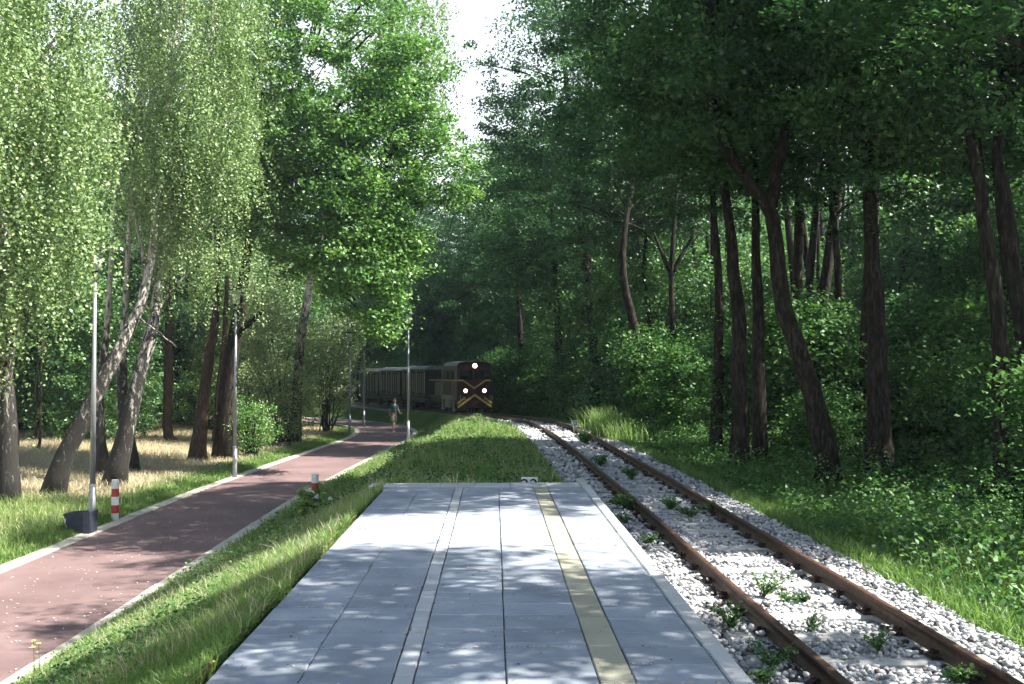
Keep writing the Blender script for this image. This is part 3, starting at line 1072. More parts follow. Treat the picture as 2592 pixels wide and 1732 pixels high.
tree('oak_tree', 'large bright green oak with a forked dark trunk, its crown hanging over the path', 'oak tree', b,
     [b, at(572, 1000, 36), at(590, 880, 36), at(606, 800, 35.8), at(618, 700, 35.4), (-8.0, 34.5, 9.5), (-6.5, 33.5, 13)], 0.34, 0.09, M['bark_dark'], cr, cc,
     limbs=[([at(598, 840, 36), at(635, 815, 35.7), at(668, 785, 35.5)], 0.15, 0.07),
            ([(-8.4, 34.8, 7.5), at(700, 640, 33), at(800, 690, 31.5), at(900, 760, 31)], 0.12, 0.03),
            ([(-8.2, 34.6, 8.5), at(760, 480, 33), at(950, 430, 32), at(1080, 420, 32)], 0.14, 0.03),
            ([(-7.6, 34.2, 10), at(820, 300, 33), at(960, 180, 32)], 0.12, 0.03)], nbr=110, rbr=0.035, zf=.7, ml=2.2)
# birch strands against the sky
b = Vector((-6.2, 45.5, 0)); b.z = G(b.x, b.y)
b = Vector((-8.6, 43, 0)); b.z = G(b.x, b.y)
cr, cc = weeping('crown', lob(b, (-3.3, 40, 17.4, 1.9, 2.0, 2.6), (-2.4, 40, 14.6, 0.9, 1.4, 1.8), (-5.0, 41, 17.5, 2.2, 2, 3)), 120, 8, 1.7, 0.10, M['birch_leaf'], 0.09)
tree('birch_tree', 'tall birch whose thin hanging twigs stand against the bright sky gap', 'birch tree', b,
     [b, (-8.0, 42.5, 6), (-6.3, 42, 12), (-4.2, 41, 17.5)], 0.24, 0.06, M['bark_birch'], cr, cc, nbr=40)

# pale shrubs beside the path
def shrub(name, lbl, cat, X, Y, lobes, ncl, per, size, mat, rad=0.4, group=None, stems=5):
    b = Vector((X, Y, G(X, Y)))
    me, cc = broadleaf('foliage', [(l[0], l[1], l[2], l[3], l[4], l[5]) for l in lobes], ncl, per, size, mat, rad, 0.9, 0.2, 0.3)
    root = empty(name, b, lbl, cat, group)
    mesh_obj('foliage', me, root)
    mb = MB()
    for i in rng.choice(len(cc), min(len(cc), stems * 4), replace=False):
        a = np.array([rng.normal() * .15, rng.normal() * .15, -0.1])
        e = cc[i]
        mb.tube(bez(a, np.array([e[0] * .3, e[1] * .3, e[2] * .7]), e, 5), [.035, .028, .02, .014, .008], 5, caps=False)
    mb.obj('stem', M['bark_dark'], root)
    return root


shrub('willow_shrub', 'tall pale olive willow bush beside the path between the second and third lamp posts', 'bush', -9.0, 42.5, [(0, 0, 3.4, 1.9, 1.6, 2.6), (.3, 0, 1.3, 1.5, 1.3, 1.2), (-.9, 0, 5, 1.5, 1.5, 1.8)], 260, 80, 0.085, M['shrub_leaf'])
shrub('willow_shrub', 'rounded pale bush overhanging the far lamp posts at the path bend', 'bush', -8.5, 50.5, [(0, 0, 3.0, 1.9, 1.6, 2.3), (.3, 0, 4.6, 1.8, 1.5, 1.6)], 200, 70, 0.10, M['shrub_leaf'])
shrub('willow_shrub', 'bushy pale tree mass rising behind the willow bush on the left of the path', 'bush', -11.6, 47, [(0, 0, 4.2, 2.6, 2, 3.4), (.2, 0, 7.5, 2.2, 2, 2.0)], 260, 70, 0.10, M['shrub_leaf'])
shrub('bush', 'low green bush at the foot of the big forked oak trunk', 'bush', -8.9, 36.5, [(0, 0, 1.1, 1.0, 0.8, 1.0)], 90, 60, 0.07, M['oak_leaf'], 0.3)
shrub('bush', 'light green bush in the dry grass behind the crooked pine', 'bush', -14.3, 49, [(0, 0, 1.6, 2.2, 1, 1.6), (1.5, 0, 1.2, 1.4, 1, 1.2)], 120, 60, 0.10, M['oak_leaf'])
b = at(735, 1099, 50); b.z = G(b.x, b.y)
tree('dead_tree', 'dark broken trunk among the pale bushes left of the path', 'tree trunk', b, [b, at(738, 1020, 50), at(742, 950, 50)], 0.35, 0.25, M['bark_dark'])
b = at(837, 1095, 52); b.z = G(b.x, b.y)
tree('sapling', 'small thin leaning stem beside the far lamp posts', 'sapling', b, [b, at(852, 1060, 52), at(862, 1030, 52)], 0.07, 0.04, M['bark_dark'])

# ---------------- right side ------------------------------------------------
RC = []
for i in range(3):
    lobs = [(0, 0, 10.5, 3.6, 3.6, 3.6), (rng.uniform(-2.2, -1.2), rng.uniform(-1, 1), 8.0, 2.4, 2.6, 1.7), (rng.uniform(.8, 2), rng.uniform(-1.5, 1.5), 8.6, 2.4, 2.4, 2.0), (rng.uniform(-1, 1), rng.uniform(-2, 2), 13.4, 2.6, 2.6, 2.4)]
    RC.append(broadleaf('crown', lobs, 330, 120, 0.115, M['forest_leaf'], 0.54, 0.42, 0.8, 0.25, 0.3))
    print('crown', i)


lobs = [(0, 0, 10.8, 2.9, 2.9, 3.4), (-1.8, .6, 9.0, 2.0, 2.2, 1.8), (1.4, -.8, 9.4, 2.0, 2.2, 2.0), (.3, .5, 13.4, 2.2, 2.4, 2.2)]
RC.append(broadleaf('crown', lobs, 140, 190, 0.115, M['forest_leaf'], 0.56, 0.5, 0.9, 0.2, 0.3))


def forest_tree(lbl, pts, r0, ci, cloc, cscale, crz, name='broadleaf_tree', limbs=(), cat='tree', bark='bark_dark', group=None, nbr=26):
    """trunk of its own, crown mesh shared and turned"""
    b = Vector(pts[0]); b.z = G(b.x, b.y)
    root = empty(name, b, lbl, cat, group)
    L = trunk_pts([b] + [Vector(p) for p in pts[1:]]) - np.array(b)
    mesh_obj('trunk', trunk_mesh(L, r0 * .75, r0 * .28, M[bark]), root)
    for (lp, a, c) in limbs:
        LL = trunk_pts(lp, 9, 0.02) - np.array(b)
        mesh_obj('limb', MB().tube(LL, list(np.linspace(a, c, 9)), 8, jit=.05).mesh('limb', M[bark], smooth=True), root)
    me, cc = RC[ci]
    c = mesh_obj('crown', me, root, Vector(cloc) - b)
    c.rotation_euler = (0, 0, crz)
    c.scale = cscale
    if nbr:
        rot = np.array(Matrix.Rotation(crz, 3, 'Z'))
        w = (cc * np.array(cscale)) @ rot.T + np.array(Vector(cloc) - b)
        mesh_obj('branches', branches(L, w, nbr, 0.045, 0.75, 2.4).mesh('branches', M[bark]), root)
    return root


g0 = 1.0
forest_tree('tall dark tree with a strongly bent trunk in the middle of the right forest', [at(2105, 1210, 18.9), at(2060, 1000, 18.9), at(1990, 800, 19), at(1965, 640, 19), at(1945, 520, 19), at(1880, 440, 19), at(1800, 260, 19), (4.2, 19, 12)], 0.27, 0, (5.2, 19, 0.6), (1.0, 0.95, 1.0), 0.4,
            limbs=[([at(1950, 520, 19), at(1975, 400, 19.2), at(2010, 200, 19.4)], 0.14, 0.06)])
forest_tree('dark straight trunk nearest the rails, left of the bent tree', [at(1873, 1175, 21.6), at(1872, 1000, 21.6), at(1868, 800, 21.7), at(1855, 640, 21.8), at(1838, 500, 22), (4.6, 22.5, 12)], 0.27, 1, (4.4, 22.5, 0.8), (0.95, 1.0, 1.05), 1.7)
forest_tree('trunk standing close behind the straight one, almost touching it', [at(1925, 1165, 22.6), at(1922, 1000, 22.7), at(1918, 760, 23), at(1912, 560, 23.2), (6.3, 24, 12)], 0.24, 2, (6.8, 24.5, 0.4), (0.95, 1.0, 1.0), 3.0)
forest_tree('thick ivy covered trunk in deep shade between the bent tree and the pair at right', [at(2225, 1180, 21), at(2222, 1000, 21), at(2215, 760, 21), at(2200, 500, 21), (7.8, 21, 13)], 0.36, 0, (8.4, 21, 0.2), (1.0, 1.0, 1.05), 2.2)
forest_tree('left one of the two close dark trunks at the right edge', [at(2545, 1150, 16.5), at(2535, 900, 16.5), at(2515, 720, 16.5), at(2480, 480, 16.5), at(2455, 330, 16.5), (7.8, 16.5, 11)], 0.21, 1, (8.0, 16.8, 0.4), (0.95, 0.85, 0.95), 4.1)
forest_tree('right one of the two close dark trunks at the right edge', [at(2640, 1160, 17), at(2600, 900, 17), at(2568, 700, 17), at(2545, 500, 17), at(2530, 350, 17), (9.3, 17.2, 11)], 0.24, 2, (10.6, 18, 0.5), (1.0, 0.95, 1.0), 5.3)
forest_tree('leaning trunk with a low fork left of the straight dark trunks', [at(1660, 1085, 35.5), at(1630, 950, 35.5), at(1600, 800, 35.5), at(1575, 650, 35.5), (5.2, 36.2, 11)], 0.30, 0, (5.0, 37.6, 0.8), (0.95, .5, 1.0), 0.15)
forest_tree('slim forked tree in the middle distance of the right forest', [at(1705, 1060, 36), at(1702, 900, 36), at(1700, 700, 36), at(1705, 580, 36), (7.0, 36.5, 12)], 0.19, 1, (7.5, 38.8, 1.0), (0.95, .55, 1.1), 0.0,
            limbs=[([at(1701, 700, 36), at(1675, 640, 36), at(1655, 590, 36)], 0.10, 0.04), ([at(1702, 690, 36), at(1735, 630, 36), at(1760, 580, 36)], 0.09, 0.04)])
forest_tree('slender trunk between the leaning trunk and the slim forked tree', [at(1640, 1060, 38.5), at(1650, 850, 38.5), at(1630, 700, 38.5), (6.2, 39, 12)], 0.17, 2, (5.6, 39.8, 1.0), (0.95, .55, 1.15), 3.1)
# the dark mass beside the bend, framing the sky gap
forest_tree('dark tree whose edge frames the right side of the bright sky gap', [(4.2, 41, 1), (4.0, 41.2, 6), (3.4, 41.5, 12), (2.8, 41.5, 18)], 0.3, 0, (2.6, 41.5, 2.2), (1.02, .8, 1.25), .1)
forest_tree('dark tree with foliage down to the ground just right of the locomotive', [(3.2, 47, 1), (3.0, 47, 6), (2.7, 47.5, 12)], 0.3, 1, (2.4, 48, -1.6), (1.05, 1.1, 1.2), 4.6)
forest_tree('tree standing behind the locomotive headlights with a crown over the track', [(1.6, 57, 1), (1.5, 57, 6), (1.2, 57, 12)], 0.3, 2, (0.4, 58, -1.0), (1.1, 1.1, 1.15), 0.2)
forest_tree('hazy tree in the middle beyond the train', [(-5.0, 84, 1), (-5, 84, 6), (-5, 84, 12)], 0.3, 1, (-4.6, 84, -1.5), (1.1, 1.1, 1.0), 2.0)
forest_tree('tree left of the hazy one, rising over the coach roofs', [(-12.5, 92, 1), (-12.4, 92, 6), (-12, 92, 12)], 0.3, 2, (-11.5, 92, -1.0), (1.1, 1.1, 1.05), 5.0)
# near right trees dapple the platform; left and rear added to block sky light
for (x, y, ci, s, rz, lbl) in (
    (6.4, 5.8, 3, (1.1, .80, .80), .1, 'shady tree right of the track beside the near part of the platform'),
    (7.0, 12.7, 3, (1.05, .74, .82), 3.2, 'shady tree right of the track level with the platform end'),
    (6.9, -1.0, 3, (1, 1, .9), 4.4, 'shady tree right of the track behind the camera'),
    (-11.5, 5.5, 2, (1, 1, 1), 0.8, 'unseen tall tree added left of the path beside the camera to dim sky light'),
    (-12.0, -3.0, 0, (1, 1, 1), 1.8, 'unseen tall tree added left of the path behind the camera to dim sky light'),
    (-3.5, -9.0, 1, (1, 1, 1), 2.8, 'unseen tree added on the bank behind the camera to dim sky light'),
    (5.8, -8.5, 2, (1, 1, 1), 0.1, 'unseen tree added right of the track well behind the camera to dim sky light'),
    (7.4, 46.0, 2, (1, .7, 1.1), 0.1, 'shaded tree right of the bend behind the far number plate'),
    (6.8, 53.0, 0, (1, .7, 1.05), 3.2, 'shaded tree right of the bend near the locomotive'),
    (4.0, 63.5, 1, (1, 1, 1.1), 2.8, 'shaded tree beyond the locomotive on the outside of the bend'),
    (-0.2, 71.0, 0, (1.15, 1.1, 1.22), 1.8, 'tall tree rising behind the train below the bright sky gap'),
    (11.8, 11.8, 3, (.8, .7, .9), 5.6, 'shady tree farther from the track in the wood beside the platform'),
    (11.8, 3.0, 1, (.8, .8, .8), 2.7, 'thick shady tree in the wood to the right of the camera'),
    (5.9, 26.4, 3, (.95, .5, .95), 0.1, 'broadleaf tree between the straight trunks and the leaning trunk, close to the rails'),
    (9.3, 26.9, 1, (1, .5, 1), 3.2, 'broadleaf tree deeper in the wood behind the one close to the rails')):
    forest_tree(lbl, [(x, y, 1), (x + .1, y, 5), (x - .2, y, 9.5)], 0.22, ci, (x, y, 1.0), s, rz, nbr=14)

# ---------------- understory and the wood beyond -----------------------------
def gn_scatter(name, pts, sources, smin, smax, label):
    """points mesh whose nodes put turned copies of existing crown meshes on the points"""
    me = bpy.data.meshes.new(name)
    me.from_pydata([tuple(p) for p in pts], [], [])
    o = mesh_obj(name, me)
    tag(o, label, 'wood', kind='stuff')
    ng = bpy.data.node_groups.new(name, 'GeometryNodeTree')
    ng.interface.new_socket('Geometry', in_out='INPUT', socket_type='NodeSocketGeometry')
    ng.interface.new_socket('Geometry', in_out='OUTPUT', socket_type='NodeSocketGeometry')
    N = ng.nodes
    gi, go = N.new('NodeGroupInput'), N.new('NodeGroupOutput')
    join = N.new('GeometryNodeJoinGeometry')
    for k, src in enumerate(sources):
        info = N.new('GeometryNodeObjectInfo')
        info.inputs['Object'].default_value = src
        iop = N.new('GeometryNodeInstanceOnPoints')
        rv = N.new('FunctionNodeRandomValue'); rv.data_type = 'FLOAT_VECTOR'
        rv.inputs[0].default_value = (-.15, -.15, 0)
        rv.inputs[1].default_value = (.15, .15, 6.28)
        rv.inputs['Seed'].default_value = 3
        rs = N.new('FunctionNodeRandomValue'); rs.data_type = 'FLOAT'
        rs.inputs[2].default_value = smin
        rs.inputs[3].default_value = smax
        rs.inputs['Seed'].default_value = 5
        idx = N.new('GeometryNodeInputIndex')
        mod = N.new('ShaderNodeMath'); mod.operation = 'MODULO'
        mod.inputs[1].default_value = len(sources)
        cmp_ = N.new('FunctionNodeCompare'); cmp_.data_type = 'FLOAT'; cmp_.operation = 'EQUAL'
        cmp_.inputs[1].default_value = k
        cmp_.inputs['Epsilon'].default_value = 0.1
        ng.links.new(idx.outputs[0], mod.inputs[0])
        ng.links.new(mod.outputs[0], cmp_.inputs[0])
        ng.links.new(cmp_.outputs[0], iop.inputs['Selection'])
        ng.links.new(gi.outputs[0], iop.inputs['Points'])
        ng.links.new(info.outputs['Geometry'], iop.inputs['Instance'])
        ng.links.new(rv.outputs[0], iop.inputs['Rotation'])
        ng.links.new(rs.outputs[1], iop.inputs['Scale'])
        ng.links.new(iop.outputs[0], join.inputs[0])
    ng.links.new(join.outputs[0], go.inputs[0])
    md = o.modifiers.new('scatter', 'NODES')
    md.node_group = ng
    return o


crown_objs = {}
for o in bpy.data.objects:
    if o.name.startswith('crown') and o.data in [r[0] for r in RC] and o.data.name not in crown_objs:
        crown_objs[o.data.name] = o
crown_list = list(crown_objs.values())

# two bright young trees at the back whose foliage also makes up the wood
far_me, far_cc = broadleaf('crown', [(0, 0, 5.5, 2.6, 2.6, 4.2), (1.0, .5, 3.0, 2.2, 2.2, 2.4), (-.8, 0, 8.5, 2.0, 2.0, 2.2)], 260, 70, 0.15, M['far_leaf'], 0.6, 0.6, 0.5, 0.2)
yt = empty('young_tree', (-19.0, 47, G(-19, 47)), 'bushy bright young tree far back at the left edge behind the birches', 'young tree')
yt_c = mesh_obj('crown', far_me, yt)
MB().tube([(0, 0, -.2), (0.1, 0, 3), (0, .1, 7)], [.12, .1, .05], 8).obj('trunk', M['bark_dark'], yt, smooth=True)
und_me, und_cc = broadleaf('foliage', [(0, 0, 1.5, 1.3, 1.3, 1.2), (.4, .3, 2.6, 1.0, 1.0, .9)], 120, 70, 0.11, M['herb_leaf'], 0.45, 0.45, 0.9, 0.2)
us = empty('hazel_bush', (6.6, 27.0, G(6.6, 27.0)), 'leafy hazel bush under the trees left of the straight dark trunks', 'bush')
us_c = mesh_obj('foliage', und_me, us)
mb_ = MB()
for i in range(14):
    e = und_cc[i]
    mb_.tube(bez(np.array([0, 0, -.1]), np.array([e[0] * .3, e[1] * .3, e[2] * .7]), e, 5), [.02, .017, .013, .009, .006], 5, caps=False)
mb_.obj('stem', M['bark_dark'], us)

pts = []
for i in range(230):
    y = rng.uniform(50, 112)
    x = rng.uniform(-62, -9) - (y - 50) * .12
    if abs(x + 0.8 * 1) < 0: continue
    if polydist([x], [y], TRKc)[0] > -4.5 or abs(polydist([x], [y], PATHc)[0]) < 4.8: continue
    pts.append((x, y, 0.2))
for i in range(60):
    x, y = rng.uniform(-45, -16), rng.uniform(34, 55)
    pts.append((x, y, 0.2))
for i in range(60):
    x, y = rng.uniform(-34, -15.5), rng.uniform(38, 62)
    pts.append((x, y, -1.2))
gn_scatter('wood_left', pts, [yt_c] + crown_list[:1], 0.75, 1.25, 'bright green wood behind the birches and pines at the left')
pts = []
while len(pts) < 120:
    x, y = rng.uniform(-45, 30), rng.uniform(80, 125)
    if polydist([x], [y], TRKc)[0] < 5.0: continue
    pts.append((x, y, 0.3))
pts += [(-12, 110, .3), (-15, 116, .3), (-18, 122, .3), (-9.5, 103, .3), (-21, 127, .3), (-13, 106, .3), (-8, 98, .3), (-17, 114, .3), (-24, 126, .3)]
for i in range(30):
    y = rng.uniform(66, 84)
    x = rng.uniform(2, 22)
    pts.append((x, y, .5))
gn_scatter('wood_beyond_train', pts, [yt_c, crown_list[0], yt_c, yt_c], 1.0, 1.6, 'blue green wood closing the view beyond the train')
pts = []
while len(pts) < 105:
    y = rng.uniform(22, 72)
    x = rng.uniform(8.5, 50)
    if x < track_x(y) + 6.5 + 2.5 * (y < 30): continue
    pts.append((x, y, 0.6))
gn_scatter('wood_right_high', [(rng.uniform(14, 25), y, .5) for y in np.linspace(20, 50, 9)] + [(22 + 2.6 * k, 58 + 3 * (k % 3), .5) for k in range(9)] + [(15 + 3 * k, 48 + 2 * (k % 2), -1.5) for k in range(7)], crown_list[:3], 0.8, 1.05, 'high shaded tree tops deeper in the wood on the right')
gn_scatter('wood_right', pts, [yt_c], 0.55, 1.1, 'deep shaded wood behind the trunks on the right')
pts = []
while len(pts) < 210:
    y = rng.uniform(10, 60)
    d = 3.6 + 22 * rng.random() ** 1.5
    x = track_x(y) + d
    if (d < 4.6 and y < 30) or (d < 6.5 and y < 22): continue
    pts.append((x, y, G(x, y) - .1 - .6 * (y < 24)))
gn_scatter('undergrowth_right', pts, [us_c], 0.55, 1.25, 'leafy undergrowth under the trees on the right of the track')
gn_scatter('young_wood_at_bend', [(5.3, 40, 0), (6.5, 44, 0), (5.2, 48.5, 0), (4.4, 53, 0), (7.5, 51, 0), (3.4, 59, 0), (1.8, 64, 0), (6, 57, 0), (8.7, 46, 0), (8.4, 41, 0), (8.6, 36.5, .2), (11, 38, .3), (-.6, 69, 0), (3, 70, 0), (10.5, 43, .3), (4.7, 45, -.5)], [yt_c], 0.62, 0.95, 'dense low foliage of young trees outside the bend of the track')
pts = []
for i in range(34):
    y = rng.uniform(48, 76)
    x = track_x(y) + rng.uniform(2.2, 6)
    pts.append((x, y, G(x, y) - .1))
for i in range(30):
    y = rng.uniform(55, 75)
    x = rng.uniform(-30, -14)
    if abs(polydist([x], [y], PATHc)[0]) < 3: continue
    pts.append((x, y, 0))
gn_scatter('undergrowth_far', pts, [us_c], 0.6, 1.2, 'bushes along the far bend of the track behind the train')
# trunks of the wood
mb = MB()
for i in range(120):
    if i < 70:
        y = rng.uniform(24, 60); x = track_x(y) + rng.uniform(5.5, 26)
    else:
        y = rng.uniform(36, 75); x = rng.uniform(-40, -12.5)
        if polydist([x], [y], PATHc)[0] > -3.5 or polydist([x], [y], TRKc)[0] > -3: continue
    r = rng.uniform(.07, .2)
    lx, ly = rng.normal(size=2) * .5
    mb.tube([(x, y, .2), (x + lx * .4, y + ly * .4, 4), (x + lx, y + ly, 9), (x + lx * 1.1, y, 13)], [r * 1.2, r, r * .8, r * .4], 7, caps=False)
tag(mb.obj('wood_trunks', M['bark_dark'], smooth=True), 'many slim dark trunks deep inside the wood', 'wood', kind='stuff')

# ------------------------------------------------------------------ grass and herbs
def blade_quads(B, s, mid, tip):
    n = len(B)
    V = np.stack([B - s, B + s, mid + s * .8, mid - s * .8, tip + s * .12, tip - s * .12], 1).reshape(-1, 3)
    q = np.array([[0, 1, 2, 3], [3, 2, 4, 5]])
    return V, (q[None] + 6 * np.arange(n)[:, None, None]).reshape(-1, 4)


def blades(name, X, Y, ln, wd, mat, label, tb=0.5, lean=0.35, ts=0.5):
    n = len(X)
    Z = height(X, Y) - 0.01
    a = rng.uniform(0, 2 * math.pi, n)
    l = ln * rng.uniform(.5, 1.3, n)
    w = wd * rng.uniform(.7, 1.3, n)
    le = rng.normal(size=(n, 2)) * lean
    B = np.column_stack([X, Y, Z])
    s = np.column_stack([np.cos(a), np.sin(a), np.zeros(n)]) * w[:, None] / 2
    mid = B + np.column_stack([le[:, 0] * l * .25, le[:, 1] * l * .25, l * .55])
    tip = B + np.column_stack([le[:, 0] * l, le[:, 1] * l, l * (1 - 0.25 * np.abs(le).sum(1)).clip(.3, 1)])
    V, Fc = blade_quads(B, s, mid, tip)
    tint = np.clip(tb + (rng.random(n) - .5) * ts + 0.18 * wob(X, Y, 1.7, 4), 0, 1)
    o = mesh_obj(name, np_mesh(name, V, Fc, mat, np.repeat(tint, 2)))
    tag(o, label, 'grass', kind='stuff')
    return o


def grass_pts(n, fx, y0, y1, pw=1.0):
    y = y0 + (y1 - y0) * rng.random(n) ** pw
    x = fx(y, rng.random(n))
    return x, y


# embankment beside the platform
X, Y = grass_pts(120000, lambda y, u: -4.68 + 3.17 * u, 4.6, PLAT_END + 0.5, 1.2)
k = (X > -0.545 * Y - .4) & ((X < -1.53) | (Y > PLAT_END))
blades('embankment_grass', X[k], Y[k], 0.12, 0.011, M['grass_blade'], 'bright green grass on the bank between platform and path')
X, Y = grass_pts(120000, lambda y, u: np.where(True, (np.interp(y, PATH[:, 1], PATH[:, 0]) + 1.68) + u * (track_x(y) - 1.35 - (np.interp(y, PATH[:, 1], PATH[:, 0]) + 1.68)), 0), PLAT_END + 0.05, 62, 1.35)
blades('mound_grass', X, Y, 0.20, 0.019, M['grass_blade'], 'hummocky sunlit grass between the path and the bend of the track', 0.55)
# green fringe and dry meadow left of the path
X, Y = grass_pts(50000, lambda y, u: np.interp(y, PATH[:, 1], PATH[:, 0]) - 1.62 - 1.5 * u ** 1.4, 13.5, 55, 1.5)
blades('verge_grass', X, Y, 0.14, 0.018, M['grass_blade'], 'short green verge along the left side of the path')
X, Y = grass_pts(100000, lambda y, u: np.interp(y, PATH[:, 1], PATH[:, 0]) - 2.5 - 13 * u, 16, 54, 1.25)
blades('dry_grass', X, Y, 0.22, 0.015, M['dry_blade'], 'straw coloured dry grass under the birches', 0.55, 0.7)
X, Y = grass_pts(16000, lambda y, u: np.interp(y, PATH[:, 1], PATH[:, 0]) - 2.0 - 7 * u, 15.5, 24, 1.0)
blades('rank_grass', X, Y, 0.34, 0.015, M['grass_blade'], 'tall rank grass around the foot of the birches by the bin', 0.7, 0.4, 0.8)
X, Y = grass_pts(5000, lambda y, u: -4.62 + 3.10 * u, 6.2, PLAT_END + 0.5, 1.2)
blades('dry_stalks', X, Y, 0.19, 0.006, M['dry_blade'], 'thin dry stalks standing in the bank grass', 0.6, 0.3)
X, Y = grass_pts(7000, lambda y, u: (np.interp(y, PATH[:, 1], PATH[:, 0]) + 1.75) + u * (track_x(y) - 1.35 - (np.interp(y, PATH[:, 1], PATH[:, 0]) + 1.75)), PLAT_END + 0.1, 50, 1.35)
blades('dry_stalks', X, Y, 0.30, 0.012, M['dry_blade'], 'pale dry stalks among the grass beyond the platform', 0.6, 0.3)
# right verge
X, Y = grass_pts(90000, lambda y, u: track_x(y) + 1.22 + 3.6 * u ** 1.2, 5.5, 50, 1.5)
k = X < 0.57 * Y + .3
blades('trackside_grass', X[k], Y[k], 0.22, 0.013, M['grass_blade'], 'long grass along the right edge of the ballast', 0.35, 0.4)


def herbs(name, X, Y, hmax, size, mat, label, n_leaf):
    Z0 = height(X, Y)
    n = len(X)
    hh = hmax * rng.uniform(.25, 1.0, n) * (0.7 + 0.5 * (wob(X, Y, 1.1, 9) + .5)).clip(.25, 1.3)
    C = np.repeat(np.column_stack([X, Y, Z0]), n_leaf, 0)
    H = np.repeat(hh, n_leaf)
    C[:, :2] += rng.normal(size=(len(C), 2)) * 0.09
    C[:, 2] += H * rng.random(len(C)) ** .7
    tint = np.clip(np.repeat(rng.random(n), n_leaf) * .5 + rng.random(len(C)) * .5, 0, 1)
    V, Fc = leaf_quads(C, np.full(len(C), size), 1.0, 0.34, 0.1)
    o = mesh_obj(name, np_mesh(name, V, Fc, mat, tint))
    tag(o, label, 'herbs', kind='stuff')


X, Y = grass_pts(6600, lambda y, u: track_x(y) + 1.55 + 8.5 * u, 6, 48, 1.2)
k = (X < .60 * Y + .5)
herbs('nettle_layer', X[k], Y[k], 0.75, 0.065, M['herb_leaf'], 'knee high nettles and herbs filling the shade right of the track', 22)
X, Y = grass_pts(2600, lambda y, u: (np.interp(y, PATH[:, 1], PATH[:, 0]) + 1.9) + u * (track_x(y) - 1.5 - (np.interp(y, PATH[:, 1], PATH[:, 0]) + 1.9)), PLAT_END + 0.3, 50, 1.3)
herbs('mound_herbs', X, Y, 0.34, 0.07, M['herb_leaf'], 'low leafy herbs among the grass beyond the platform', 9)
X, Y = grass_pts(1500, lambda y, u: -4.5 + 2.2 * u, 6.5, PLAT_END, 1.0)
herbs('bank_herbs', X, Y, 0.16, 0.04, M['herb_leaf'], 'small clover like herbs in the bank grass', 9)

# fallen leaves
n = 420
X = rng.uniform(-7.7, -5.1, n); Y = 9.5 + 14 * rng.random(n) ** 1.3
V, Fc = leaf_quads(np.column_stack([X, Y, np.full(n, 0.012)]), np.full(n, 0.035), 6.0, .33, .06)
tag(mesh_obj('fallen_leaves', np_mesh('fallen_leaves', V, Fc, M['pale_petal'], rng.random(n))), 'pale fallen leaves scattered on the red path', 'fallen leaves', kind='stuff')
n = 1500
col_j = np.array([-1.004, -0.527, -0.413, 0.065, 0.543, 0.733, 1.216, -1.48])
m1 = rng.random(n) < .45
X = np.where(m1, rng.choice(col_j, n) + rng.normal(size=n) * .01, rng.uniform(-1.46, 1.2, n))
Y = np.where(m1, 4.5 + 9.4 * rng.random(n), 3.1 + ROW * rng.integers(4, 32, n) + rng.normal(size=n) * .012)
m2 = rng.random(n) < .22
X = np.where(m2, rng.uniform(-1.46, 1.2, n), X); Y = np.where(m2, rng.uniform(4.8, 14, n), Y)
V, Fc = leaf_quads(np.column_stack([X, Y, np.full(n, 1.608)]), rng.uniform(.006, .022, n), 5.0, .33, .1)
tag(mesh_obj('leaf_litter', np_mesh('leaf_litter', V, Fc, M['dead_leaf'], rng.random(n) ** 2)), 'dark crumbs and bits of leaf along the slab joints', 'leaf litter', kind='stuff')
n = 2600
X = rng.uniform(-1.46, 1.2, n); Y = 3.1 + ROW * rng.integers(4, 32, n) + rng.normal(size=n) * .008
kp = wob(X, Y, 3.1, 2.0) > 0.1
X, Y = X[kp], Y[kp]; n = len(X)
V, Fc = leaf_quads(np.column_stack([X, Y, np.full(n, 1.605)]), rng.uniform(.008, .03, n), 9.0, .33, .02)
tag(mesh_obj('joint_sand', np_mesh('joint_sand', V, Fc, M['pale_petal'], rng.random(n) * .4)), 'pale sand washed along the cross joints of the slabs', 'sand', kind='stuff')
n = 900
Y = rng.uniform(4.8, 14, n); X = -1.52 - np.abs(rng.normal(size=n)) * .05
V, Fc = leaf_quads(np.column_stack([X, Y, np.full(n, 1.6)]), rng.uniform(.015, .04, n), 3.0)
tag(mesh_obj('edge_litter', np_mesh('edge_litter', V, Fc, M['dead_leaf'], rng.random(n))), 'dry brown leaves caught along the left platform edge', 'leaf litter', kind='stuff')

# weeds growing in the ballast
def weed(lbl, sx, sy, Y, h, nst, size, name='weed_plant', mat='herb_leaf', z=None, spread=.45):
    p = at(sx, sy, Y)
    p.z = z if z is not None else float(rail_z(Y)) - 0.17
    root = empty(name, p, lbl, 'weed')
    st = MB(); C = []
    for i in range(nst):
        a = rng.uniform(0, 6.28); s_ = h * spread * rng.uniform(.2, 1)
        e = np.array([math.cos(a) * s_, math.sin(a) * s_, h * rng.uniform(.5, 1)])
        L = bez(np.zeros(3), np.array([e[0] * .3, e[1] * .3, e[2] * .8]), e, 8)
        st.tube(L, [.004] * 8, 4, caps=False)
        for q in L[2:]:
            for _ in range(5):
                C.append(q + rng.normal(size=3) * size * .45)
    C = np.array(C)
    V, Fc = leaf_quads(C, np.full(len(C), size), .9)
    mesh_obj('leaves', np_mesh('leaves', V, Fc, M[mat], rng.random(len(C))), root)
    st.obj('stem', M['stem_green'], root)


def yg(sy, h=2.05):
    return F * h / (sy - VY)


